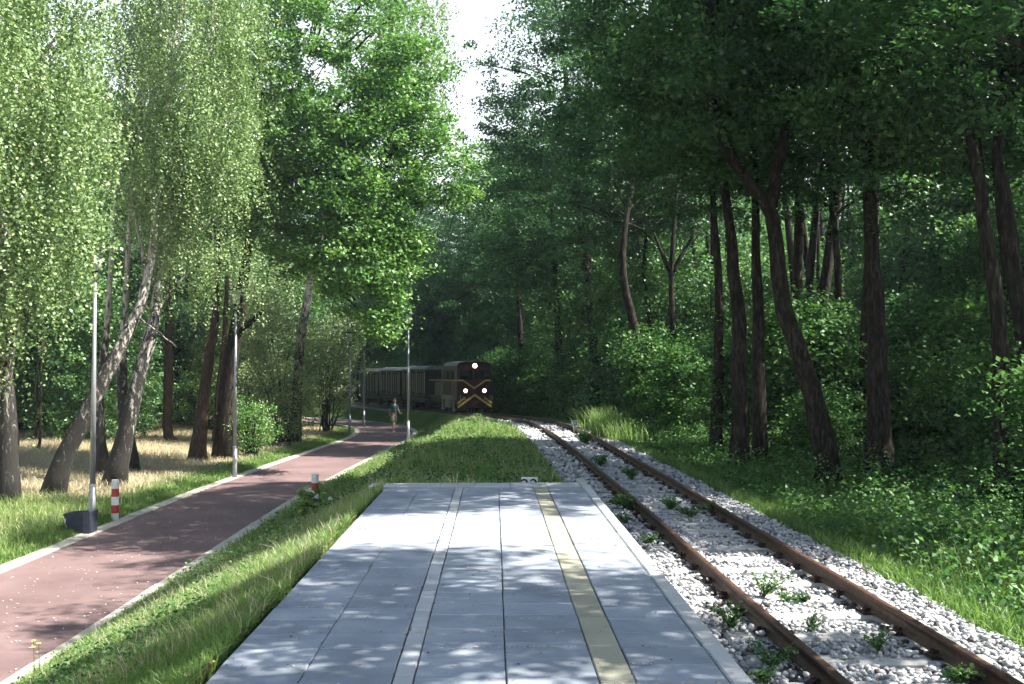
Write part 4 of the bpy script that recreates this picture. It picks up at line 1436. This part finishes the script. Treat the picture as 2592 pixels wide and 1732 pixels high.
for (lbl, sx, sy, h, ns, sz) in (
    ('bushy green weed in the ballast between the platform edge and the left rail', 1850, 1592, .32, 9, .045),
    ('tall dark weed between the rails in front of the first long lit gap', 1932, 1512, .36, 8, .045),
    ('small weed between the rails right of the tall dark one', 2035, 1520, .12, 4, .04),
    ('low weed between the rails left of the small one', 1992, 1522, .14, 4, .04),
    ('spindly weed between the rails beside the left rail', 2050, 1600, .26, 5, .035),
    ('weed rising over the brightly lit sleeper between the rails', 2220, 1650, .26, 6, .04),
    ('light green weed close to the camera beside the left rail', 1950, 1692, .26, 6, .045),
    ('pale green low weed next to the platform edge near the camera', 1935, 1728, .16, 6, .045),
    ('weed by the right rail at the lower right corner', 2420, 1732, .22, 6, .05),
    ('weed clump leaning against the left rail level with the sunlit strip', 1585, 1292, .34, 12, .06),
    ('weed between the rails level with the sunlit strip', 1700, 1290, .30, 9, .06),
    ('dark weed at the inner side of the right rail', 1748, 1310, .34, 7, .06),
    ('weed at the foot of the right rail beyond the dark one', 1802, 1300, .26, 6, .05),
    ('trailing weed over the ballast beside the far end of the platform', 1560, 1280, .20, 9, .06),
    ('weed between the rails level with the platform end', 1600, 1215, .36, 9, .07),
    ('weed growing over the left rail beyond the platform end', 1520, 1180, .34, 10, .07),
    ('clump of weeds between the rails far along the curve', 1480, 1125, .4, 14, .09),
    ('weed beside the ballast in the left strip near the rail foot', 1640, 1378, .22, 7, .045),
    ('small weed on the ballast near the platform kerb', 1580, 1325, .2, 6, .045)):
    weed(lbl, sx, sy, yg(sy), h * .72, int(ns * 1.7), sz * .66, spread=.95)
# dock plant by the right bollard, dandelion clock and yellow flowers
p = at(778, 1300, 20.4)
weed('broad leaved pale dock plant in front of the right bollard', 778, 1300, 20.4, .75, 6, .16, 'dock_plant', 'grass_blade', G(p.x, 20.4), .5)
p = at(700, 1320, 18.2)
weed('leafy weed at the top of the bank left of the dock plant', 700, 1330, 18.0, .5, 6, .10, 'dock_plant', 'grass_blade', G(p.x, 18.0), .5)


def grassy_tuft(lbl, X, Y, h, n, z=None, mat='grass_blade', name='grass_tuft', w=.016):
    z = G(X, Y) if z is None else z
    root = empty(name, (X, Y, z), lbl, 'grass tuft')
    a = rng.uniform(0, 6.28, n); l = h * rng.uniform(.15, 1.0, n) ** .8; ln = rng.uniform(.1, .7, n)
    b0 = rng.normal(size=(n, 2)) * .30
    B = np.column_stack([b0, np.zeros(n)])
    s = np.column_stack([-np.sin(a), np.cos(a), np.zeros(n)]) * w / 2
    mid = B + np.column_stack([np.cos(a) * ln * l * .3, np.sin(a) * ln * l * .3, l * .6])
    tip = B + np.column_stack([np.cos(a) * ln * l, np.sin(a) * ln * l, l * .95])
    V, Fc = blade_quads(B, s, mid, tip)
    mesh_obj('blades', np_mesh('blades', V, Fc, M[mat], np.repeat(rng.uniform(.0, 1, n), 2)), root)


p = at(1530, 1085, 31)
grassy_tuft('tall sunlit pampas like grass clump right of the track at the bend', p.x, 31, 1.15, 800, w=.016)
p = at(1560, 1090, 29.5)
grassy_tuft('shorter dark grass clump beside the tall sunlit clump', p.x + .2, 29.5, .8, 500, w=.016)
p = at(2430, 1560, 10.6)
grassy_tuft('long thin grass clump in the sunny patch at the lower right', p.x, 10.6, .55, 160, w=.012)


def flower(lbl, X, Y, ztop, r, mat, name='yellow_flower', clock=False):
    z0 = G(X, Y)
    root = empty(name, (X, Y, z0), lbl, 'flower', None)
    MB().tube([(0, 0, -.02), (.01, 0, (ztop - z0) * .5), (0, 0, ztop - z0)], [.004, .0035, .003], 5).obj('stem', M['stem_green'], root)
    mb = MB()
    h = ztop - z0
    for k in range(10):
        a = k * math.pi / 5
        c, s_ = math.cos(a), math.sin(a)
        if clock:
            for e in (-.6, 0, .6, 1.2):
                mb.add([(0, 0, h), (c * r * math.cos(e), s_ * r * math.cos(e), h + r * math.sin(e)), (c * r * math.cos(e + .3), s_ * r * math.cos(e + .3), h + r * math.sin(e + .3))], [(0, 1, 2)])
        else:
            mb.add([(0, 0, h), (c * r - s_ * r * .3, s_ * r + c * r * .3, h + .006), (c * r + s_ * r * .3, s_ * r - c * r * .3, h + .006)], [(0, 1, 2)])
    mb.obj('seed_head' if clock else 'petals', M[mat], root)


for (lbl, sx, sy, Y) in (('highest yellow flower of three on thin stems at the lower left corner', 85, 1623, 9.2), ('yellow flower right of and just below the highest one', 98, 1630, 9.15), ('lowest yellow flower of the three at the lower left', 85, 1639, 9.1)):
    p = at(sx, sy, Y)
    flower(lbl, p.x, Y, p.z, .020, 'flower_yellow')
p = at(836, 1263, 19.0)
flower('white dandelion clock on the bank right of the dock plant', p.x, 19.0, p.z, .045, 'white_paint', 'dandelion_clock', True)

# log beside the path
root = empty('log', (-8.9, 43.0, 0.1), 'short grey log lying in the dry grass left of the path', 'log', rz=.4)
p = at(708, 1131, 40.5)
root.location = (p.x, 40.5, G(p.x, 40.5) + .12)
MB().tube([(-.45, 0, 0), (0, .02, .02), (.45, 0, 0)], [.15, .14, .13], 10, jit=.06).obj('log_body', M['bark_birch'], root, smooth=True)
MB().tube([(-.46, 0, 0), (-.452, 0, 0)], .11, 10).obj('cut_end', M['bark_dark'], root)

# ------------------------------------------------------------------ street furniture
def lamp(lbl, X, Y, H=5.8):
    z = G(X, Y)
    root = empty('street_lamp', (X, Y, z), lbl, 'street lamp', 'lamp posts along the path')
    MB().tube([(0, 0, -.1), (0, 0, 1.0)], [.068, .062], 14).obj('pole_base', M['metal_grey'], root, smooth=True)
    MB().tube([(0, 0, 1.0), (0, 0, H - .75)], [.056, .032], 14).obj('pole', M['metal_grey'], root, smooth=True)
    MB().tube([(0, 0, 1.005), (0, 0, .97)], [.066, .07], 14).obj('collar', M['metal_grey'], root)
    MB().tube([(0, 0, H - .76), (0, 0, H - .55)], [.05, .065], 12).obj('lamp_socket', M['black'], root, smooth=True)
    MB().tube([(0, 0, H - .55), (0, 0, H - .15)], [.09, .14], 14).obj('lamp_shade', M['white_paint'], root, smooth=True)
    MB().tube([(0, 0, H - .15), (0, 0, H - .10), (0, 0, H - .02)], [.27, .27, .12], 20).obj('lamp_cap', M['black'], root)
    MB().box((0, -.064, .62), (.06, .02, .24)).obj('access_door', M['metal_grey'], root)
    return root


p = at(233, 1338, 20.0); lamp('nearest lamp post left of the path with the bin at its foot', p.x, 20.0)
p = at(594, 1207, 29.9); lamp('second lamp post, in front of the forked oak trunk', p.x, 29.9)
p = at(1033, 1121, 43.8); lamp('grey lamp post on the right of the path in front of the train', p.x, 43.8)
p = at(885, 1100, 50.0); lamp('left one of the two sunlit lamp posts at the path bend', p.x, 50.0, 5.2)
p = at(921, 1080, 56.8); lamp('farthest lamp post, at the path bend in front of the coaches', p.x, 56.8, 5.2)

# litter bin
p = at(208, 1345, 19.8)
root = empty('litter_bin', (p.x - .02, 19.8, G(p.x, 19.8)), 'dark blue tapered litter bin fixed to the nearest lamp post', 'litter bin')
mb = MB()
W, Wb, Dp = .27, .19, .2
vs = []
for (w0, w1, d, z) in ((-Wb + .04, .25, .15, .02), (-W, .25, .2, .5)):
    vs += [(w0, -d, z - (0.03 if z > .1 else 0)), (w1, -d, z), (w1, d, z), (w0, d, z - (0.03 if z > .1 else 0))]
mb.add(vs, [(0, 1, 2, 3), (0, 4, 5, 1), (1, 5, 6, 2), (2, 6, 7, 3), (3, 7, 4, 0)])
inner = [(v_[0] * .9 + .01, v_[1] * .88, v_[2]) for v_ in vs[4:]]
mb.add(vs[4:] + inner + [(q[0] * .8, q[1] * .8, .06) for q in inner], [(0, 1, 5, 4), (1, 2, 6, 5), (2, 3, 7, 6), (3, 0, 4, 7), (4, 5, 9, 8), (5, 6, 10, 9), (6, 7, 11, 10), (7, 4, 8, 11)])
mb.obj('bin_body', M['bin'], root)
MB().box((.185, -.21, .26), (.13, .02, .50)).obj('bracket', M['bin'], root)
MB().box((-.235, -.19, .34), (.02, .03, .07)).obj('latch', M['white_paint'], root)


def bollard(lbl, X, Y, z0, H=.93):
    root = empty('bollard', (X, Y, z0), lbl, 'bollard', 'red and white bollards beside the path')
    r = .075
    hs = [-.1, .22, .39, .57, .74, H - .015, H]
    MB().tube([(0, 0, hs[0]), (0, 0, hs[5]), (0, 0, H)], [r, r, r * .9], 20).obj('post', M['white_paint'], root, smooth=False)
    for a, b_ in ((.22, .39), (.57, .74)):
        MB().tube([(0, 0, a), (0, 0, b_)], r + .0025, 20).obj('red_band', M['red_paint'], root)


p = at(291, 1310, 21.5); bollard('red and white bollard in the grass right of the litter bin', p.x, 21.5, G(p.x, 21.5))
p = at(797, 1301, 21.7); bollard('red and white bollard half hidden by the dock plant on the right of the path', p.x, 21.7, 0.03, .93)

# number plates by the track
def plate(lbl, X, Y, zt, w, h, txt, rz=0.0):
    root = empty('number_plate', (X, Y, zt - h - .5), lbl, 'number sign', rz=rz)
    MB().box((0, 0, h / 2 + .5), (w, .02, h)).obj('plate', M['white_paint'], root)
    MB().box((0, .03, h / 2 + .1), (.05, .03, h + .8)).obj('post', M['concrete'], root)
    cu = bpy.data.curves.new('digits', 'FONT')
    cu.body = txt
    cu.size = h * 1.05
    cu.align_x = 'CENTER'
    cu.align_y = 'CENTER'
    cu.extrude = .002
    to = bpy.data.objects.new('digits_src', cu)
    COL.objects.link(to)
    bpy.context.view_layer.update()
    me = bpy.data.meshes.new_from_object(to.evaluated_get(bpy.context.evaluated_depsgraph_get()))
    bpy.data.objects.remove(to)
    me.materials.clear(); me.materials.append(M['black'])
    t = mesh_obj('digits', me, root, (0, -.0125, h / 2 + .5))
    t.rotation_euler = (math.pi / 2, 0, 0)


p = at(1340, 1208, 15.2); plate('white number plate half hidden behind the end edge of the platform', p.x, 15.2, p.z, .25, .26, '22')
p = at(1455, 1064, 36.0); plate('small white number plate right of the rails at the start of the bend', p.x, 36.0, p.z, .24, .22, '23')

# ------------------------------------------------------------------ train
TSF = resample(TRK, 0.25)


def on_track(s0, y_start=52.0):
    """position and heading at arc length s0 behind the locomotive's front"""
    i0 = int(np.argmin(np.abs(TSF[:, 1] - y_start)))
    i = i0 + int(round(s0 / 0.25))
    p = TSF[i]
    t = TSF[i + 2] - TSF[i - 2]
    return p, math.atan2(-t[0], t[1])


def vehicle(name, lbl, cat, s_mid, half, group=None):
    a, _ = on_track(s_mid - half * .7)
    c, _ = on_track(s_mid + half * .7)
    m = (a + c) / 2
    ang = math.atan2(-(c - a)[0], (c - a)[1])
    z = float(rail_z(m[1]))
    return empty(name, (m[0], m[1], z), lbl, cat, group, ang)


def bar(p0, p1, r=.015, n=6):
    return MB().tube([p0, p1], r, n)


def wheelset(root, y, r=.33, g=.53):
    for s in (-1, 1):
        w = MB().tube([(s * (g - .05), y, r), (s * (g + .06), y, r)], r, 18).tube([(s * (g - .07), y, r), (s * (g - .05), y, r)], r + .03, 18)
        w.obj('wheel', M['rust_dark'], root)
    MB().tube([(-g, y, r), (g, y, r)], .06, 8).obj('axle', M['rust_dark'], root)


# local frame: -y points forward to the camera
Lh = 3.0
loco = vehicle('diesel_locomotive', 'small maroon diesel locomotive with yellow chevrons and three lit headlights', 'locomotive', Lh, Lh)
fw = .93
for y in (-1.9, -.6, .8, 2.0):
    wheelset(loco, y, .31)
MB().box((0, 0, .62), (1.7, 5.8, .22)).obj('chassis', M['black'], loco)
for y in (-2.99, 2.99):
    MB().box((0, y, .60), (1.88, .12, .58), ch=.02).obj('buffer_beam', M['loco_maroon'], loco)
for s in (-1, 1):
    MB().prism([(s * fw, .20), (s * .25, .24), (s * .25, .32), (s * fw, .42)], -2.97, -2.85).obj('rail_guard', M['black'], loco)
MB().tube([(0, -3.05, .55), (0, -3.22, .55), (0, -3.28, .55)], [.05, .06, .17], 12).obj('coupler', M['rust_dark'], loco)
# cab at the front, full height
cab = MB()
prof = [(-.93, .88), (.93, .88), (.93, 2.50), (.84, 2.63), (.45, 2.70), (-.45, 2.70), (-.84, 2.63), (-.93, 2.50)]
cab.prism(prof, -2.95, -.45)
cab.obj('cab', M['loco_maroon'], loco)
MB().prism([(-.97, 2.50), (-.86, 2.66), (-.46, 2.75), (.46, 2.75), (.86, 2.66), (.97, 2.50), (.935, 2.51), (.845, 2.635), (.45, 2.715), (-.45, 2.715), (-.845, 2.635), (-.935, 2.51)], -3.02, -.35).obj('roof', M['roof'], loco)
for s in (-1, 1):
    MB().box((s * .44, -2.957, 2.03), (.66, .02, .50)).obj('windscreen', M['glass'], loco)
    MB().box((s * .935, -1.15, 2.02), (.02, .62, .48)).obj('side_window', M['glass'], loco)
    MB().box((s * .935, -2.1, 2.02), (.02, .5, .48)).obj('side_window', M['glass'], loco)
    MB().box((s * .94, -1.62, 1.55), (.02, .04, 1.3)).obj('door_edge', M['loco_maroon'], loco)
MB().box((0, -2.962, 2.03), (.09, .03, .56)).obj('window_post', M['loco_maroon'], loco)


def chev(pts, w, y, name='chevron'):
    """folded stripe on the front face"""
    n = len(pts)
    poly = [(p[0], p[1] + w / 2) for p in pts] + [(p[0], p[1] - w / 2) for p in reversed(pts)]
    mb = MB()
    for i in range(n - 1):
        q = [(pts[i][0], pts[i][1] - w / 2), (pts[i + 1][0], pts[i + 1][1] - w / 2), (pts[i + 1][0], pts[i + 1][1] + w / 2), (pts[i][0], pts[i][1] + w / 2)]
        mb.prism(q, y - .012, y)
    return mb.obj(name, M['loco_yellow'], loco)


chev([(-.92, 1.74), (-.62, 1.74), (0, 1.33), (.62, 1.74), (.92, 1.74)], .085, -2.957)
chev([(-.92, .36), (0, .98), (.92, .36)], .13, -3.055)
chev([(-.92, .56), (-.55, .83)], .10, -3.06)
chev([(.55, .83), (.92, .56)], .10, -3.06)
MB().box((.937, -1.7, 1.74), (.012, 2.4, .06)).obj('side_stripe', M['loco_yellow'], loco)
MB().box((-.937, -1.7, 1.74), (.012, 2.4, .06)).obj('side_stripe', M['loco_yellow'], loco)
for (x, z, r) in ((0, 2.50, .115), (-.50, 1.20, .095), (.52, 1.20, .095)):
    h = MB().tube([(x, -2.93, z), (x, -3.07, z)], [r + .035, r + .02], 18).obj('headlight', M['black'], loco)
    MB().tube([(x, -3.07, z), (x, -3.10, z)], [r, r * .6], 18).obj('lens', M['headlight'], h)
for s in (-1, 1):
    bar((s * .80, -3.16, .55), (s * .80, -3.16, 1.0), .014).obj('handrail', M['cream'], loco)
    MB().tube([(s * .55, -3.06, .78), (s * .55, -3.2, .78)], [.06, .05], 10).obj('hose_fitting', M['cream'], loco)
# steps, side platform, tank
for s in (-1, 1):
    MB().box((s * .99, -1.5, .83), (.22, 2.3, .20)).obj('side_sill', M['cream'], loco)
    MB().prism([(s * .93, .30), (s * 1.08, .30), (s * 1.08, .72), (s * .93, .72)], -1.9, -1.1).obj('fuel_tank', M['cream'], loco)
    for yy in (-2.6, -.4):
        MB().box((s * 1.02, yy, .42), (.12, .03, .62)).box((s * 1.0, yy + .02, .2), (.2, .3, .03)).obj('step', M['cream'], loco)
    for yy in (-.42, -.18):
        bar((s * 1.0, yy, .92), (s * 1.0, yy, 2.4), .02).obj('handrail', M['cream'], loco)
    bar((s * .97, .1, 1.72), (s * .97, 2.8, 1.72), .022).obj('handrail', M['cream'], loco)
# engine hood behind the cab
MB().box((0, 1.25, 1.24), (1.25, 3.2, 1.02), ch=.06).obj('engine_hood', M['loco_maroon'], loco)
MB().box((0, 1.25, .80), (1.86, 3.3, .12)).obj('running_board', M['black'], loco)
for s in (-1, 1):
    for yy in (1.35, 2.2):
        f_ = MB().box((s * .66, yy, 1.22), (.06, .72, .62)).obj('louvre_panel', M['cream'], loco)
        for k in range(5):
            MB().box((s * .695, yy, 1.0 + k * .11), (.02, .62, .03)).obj('louvre', M['black'], f_)
MB().tube([(0, .8, 1.75), (0, .8, 2.3)], .07, 10).obj('exhaust_pipe', M['black'], loco)


def coach(lbl, s_mid, panel):
    c = vehicle('open_coach', lbl, 'railway coach', s_mid, 2.6, 'open sided coaches behind the locomotive')
    for y in (-1.7, 1.7):
        wheelset(c, y, .28)
    MB().box((0, 0, .56), (1.75, 5.1, .16)).obj('underframe', M['black'], c)
    MB().box((0, 0, .72), (1.85, 5.2, .10)).obj('floor', M['coach_brown'], c)
    for y in (-2.52, 2.52):
        MB().box((0, y, 1.58), (1.82, .08, 1.66)).obj('end_wall', M['coach_brown'], c)
        MB().box((0, y + (.06 if y > 0 else -.06), 1.9), (.6, .02, .6)).obj('end_window', M['glass'], c)
    MB().prism([(-1.0, 2.42), (-.8, 2.54), (-.4, 2.62), (.4, 2.62), (.8, 2.54), (1.0, 2.42), (1.0, 2.38), (-1.0, 2.38)], -2.75, 2.75).obj('roof', M['roof'], c)
    for s in (-1, 1):
        MB().box((s * .93, 0, 2.30), (.05, 5.1, .14)).obj('cantrail', M['coach_brown'], c)
        MB().box((s * .93, 0, .86), (.05, 5.1, .2)).obj('side_panel', M['coach_brown'], c)
        if s > 0: MB().box((s * .93, 0, 1.5), (.04, 5.0, 1.3)).obj('dark_backing', M['coach_brown'], c)  # dark sheet added behind the slats in place of interior shade
        for k in range(12):
            y = -2.4 + k * .436
            big_ = k in (0, 4, 7, 11)
            if s < 0: MB().box((s * .945, y, 1.58), (.022, .075 if big_ else .045, 1.44 if big_ else 1.18)).obj('slat', M['slat_paint'], c)
    for k in range(4):
        MB().box((0, -1.9 + k * 1.25, 1.1), (1.6, .35, .06)).box((0, -1.75 + k * 1.25, 1.4), (1.6, .05, .6)).obj('bench', M['coach_brown'], c)


coach('first open sided coach behind the locomotive with pale vertical slats', 6.5 + 2.9, 0)
coach('second open sided coach, behind the walking person', 6.5 + 2.9 + 5.7, 1)
coach('third coach mostly hidden behind the far lamp posts', 6.5 + 2.9 + 11.4, 2)

# ------------------------------------------------------------------ person
def skin_mesh(name, verts, edges, radii, mat, parent, sub=2, root_i=0):
    me = bpy.data.meshes.new(name)
    me.from_pydata(verts, edges, [])
    o = mesh_obj(name, me)
    md = o.modifiers.new('skin', 'SKIN')
    md.use_smooth_shade = True
    sv_ = me.skin_vertices[0].data
    for i, r in enumerate(radii):
        sv_[i].radius = (r, r) if not hasattr(r, '__len__') else r
        sv_[i].use_root = i == root_i
    ss = o.modifiers.new('sub', 'SUBSURF')
    ss.levels = sub
    ss.render_levels = sub
    bpy.context.view_layer.update()
    ev = o.evaluated_get(bpy.context.evaluated_depsgraph_get())
    nm = bpy.data.meshes.new_from_object(ev)
    nm.materials.clear(); nm.materials.append(mat)
    bpy.data.objects.remove(o)
    nm.polygons.foreach_set('use_smooth', np.ones(len(nm.polygons), dtype=bool))
    return mesh_obj(name, nm, parent)


p = at(997, 1093, 51.5)
per = empty('person', (p.x, 51.5, 0.0), 'person in teal shirt and cream shorts walking on the path near the train', 'person', rz=R(35))
# faces -y; one leg forward
V_ = [(0, 0, .93), (0, .0, 1.08), (0, .0, 1.25), (0, .0, 1.40), (0, -.02, 1.47), (0, -.05, 1.54), (0, -.07, 1.64), (0, -.06, 1.70),
      (-.10, 0, .88), (-.11, -.16, .50), (-.11, -.12, .09), (-.11, -.22, .04),
      (.10, 0, .88), (.11, .10, .50), (.11, .34, .16), (.11, .30, .05),
      (-.17, 0, 1.40), (-.22, .10, 1.14), (-.22, .03, .90), (-.21, -.02, .82),
      (.17, 0, 1.40), (.22, -.06, 1.15), (.20, -.24, 1.02), (.18, -.32, 1.0)]
E_ = [(0, 1), (1, 2), (2, 3), (3, 4), (4, 5), (5, 6), (6, 7), (0, 8), (8, 9), (9, 10), (10, 11), (0, 12), (12, 13), (13, 14), (14, 15), (3, 16), (16, 17), (17, 18), (18, 19), (3, 20), (20, 21), (21, 22), (22, 23)]
Rr = [.13, (.12, .10), (.13, .10), (.12, .09), .055, .07, .095, .075, .085, .058, .036, .032, .085, .058, .036, .032, .055, .04, .028, .024, .055, .04, .028, .024]
skin_mesh('body', V_, E_, Rr, M['skin'], per)
for s, b0, dr in ((-1, (-.21, -.02, .80), (0, -.02, -1)), (1, (.18, -.34, 1.0), (0, -1, .1))):
    vv, ee, rr_ = [b0], [], [.026]
    for k in range(5):
        o_ = (k - 2) * .019
        l_ = (.05, .075, .085, .078, .06)[k]
        a_ = Vector(b0) + Vector(dr) * .035 + Vector((o_ * .9, 0, 0))
        c_ = a_ + Vector(dr) * l_ * .6 + Vector((0, -.008, 0))
        e_ = c_ + Vector(dr) * l_ * .4 + Vector((0, -.012, -.01))
        if k == 0: a_ += Vector((-.012 * 1, -.01, 0)); c_ += Vector((-.02, -.02, 0)); e_ += Vector((-.02, -.03, 0))
        n_ = len(vv)
        vv += [tuple(a_), tuple(c_), tuple(e_)]
        ee += [(0, n_), (n_, n_ + 1), (n_ + 1, n_ + 2)]
        rr_ += [.011, .009, .008]
    skin_mesh('hand', vv, ee, rr_, M['skin'], per, 1)
skin_mesh('shirt', [(0, 0, .96), (0, 0, 1.10), (0, 0, 1.26), (0, 0, 1.40), (-.17, 0, 1.405), (-.215, .055, 1.24), (.17, 0, 1.405), (.215, -.035, 1.24), (0, -.01, 1.445)],
          [(0, 1), (1, 2), (2, 3), (3, 4), (4, 5), (3, 6), (6, 7), (3, 8)], [(.155, .12), (.145, .115), (.15, .12), (.14, .105), .068, .062, .068, .062, .07], M['shirt'], per, 2)
skin_mesh('shorts', [(0, 0, .97), (0, 0, .90), (-.10, -.02, .82), (-.11, -.12, .56), (.10, .02, .82), (.11, .08, .56)], [(0, 1), (1, 2), (2, 3), (1, 4), (4, 5)],
          [(.15, .12), (.145, .12), .105, .088, .105, .088], M['shorts'], per, 2)
for (x, y, z, a) in ((-.11, -.16, .045, 0), (.11, .30, .10, .6)):
    o = skin_mesh('shoe', [(x, y + .09, z), (x, y, z + .005), (x, y - .1, z - .008)], [(0, 1), (1, 2)], [.042, .045, .036], M['shoe'], per, 2)
skin_mesh('hair', [(0, -.005, 1.60), (0, -.015, 1.68), (0, -.05, 1.735), (0, -.10, 1.715)], [(0, 1), (1, 2), (2, 3)], [.07, .09, .085, .05], M['hair'], per, 2)
skin_mesh('face', [(0, -.155, 1.635), (0, -.172, 1.615), (0, -.155, 1.60)], [(0, 1), (1, 2)], [.012, .014, .01], M['skin'], per, 1)
for s in (-1, 1):
    MB().tube([(s * .034, -.150, 1.652), (s * .034, -.157, 1.652)], .009, 8).obj('eye', M['black'], per)
    skin_mesh('ear', [(s * .088, -.06, 1.66), (s * .095, -.055, 1.63)], [(0, 1)], [.018, .014], M['skin'], per, 1)
MB().box((0, -.158, 1.585), (.045, .012, .008)).obj('mouth', M['red_paint'], per)
MB().box((.18, -.43, 1.03), (.07, .012, .14)).obj('phone', M['black'], per)
print('tris', sum(len(m.polygons) for m in bpy.data.meshes))

# ------------------------------------------------------------------ summer air
hz = MB().box((-20, 70, 14.5), (190, 180, 35)).obj('haze', M['glass'])
tag(hz, kind='stuff')
hm = bpy.data.materials.new('haze')
hm.use_nodes = True
hn = hm.node_tree
hn.nodes.remove(hn.nodes['Principled BSDF'])
pv = hn.nodes.new('ShaderNodeVolumePrincipled')
pv.inputs['Color'].default_value = (0.72, 0.92, 1.0, 1)
pv.inputs['Density'].default_value = 0.0005
pv.inputs['Anisotropy'].default_value = 0.3
hn.links.new(pv.outputs[0], hn.nodes['Material Output'].inputs['Volume'])
hz.data.materials.clear()
hz.data.materials.append(hm)

for o in bpy.data.objects:
    if o.parent and o.name.split('.')[0] in ('crown', 'branches', 'leaves', 'blades', 'foliage'):
        o['kind'] = 'stuff'
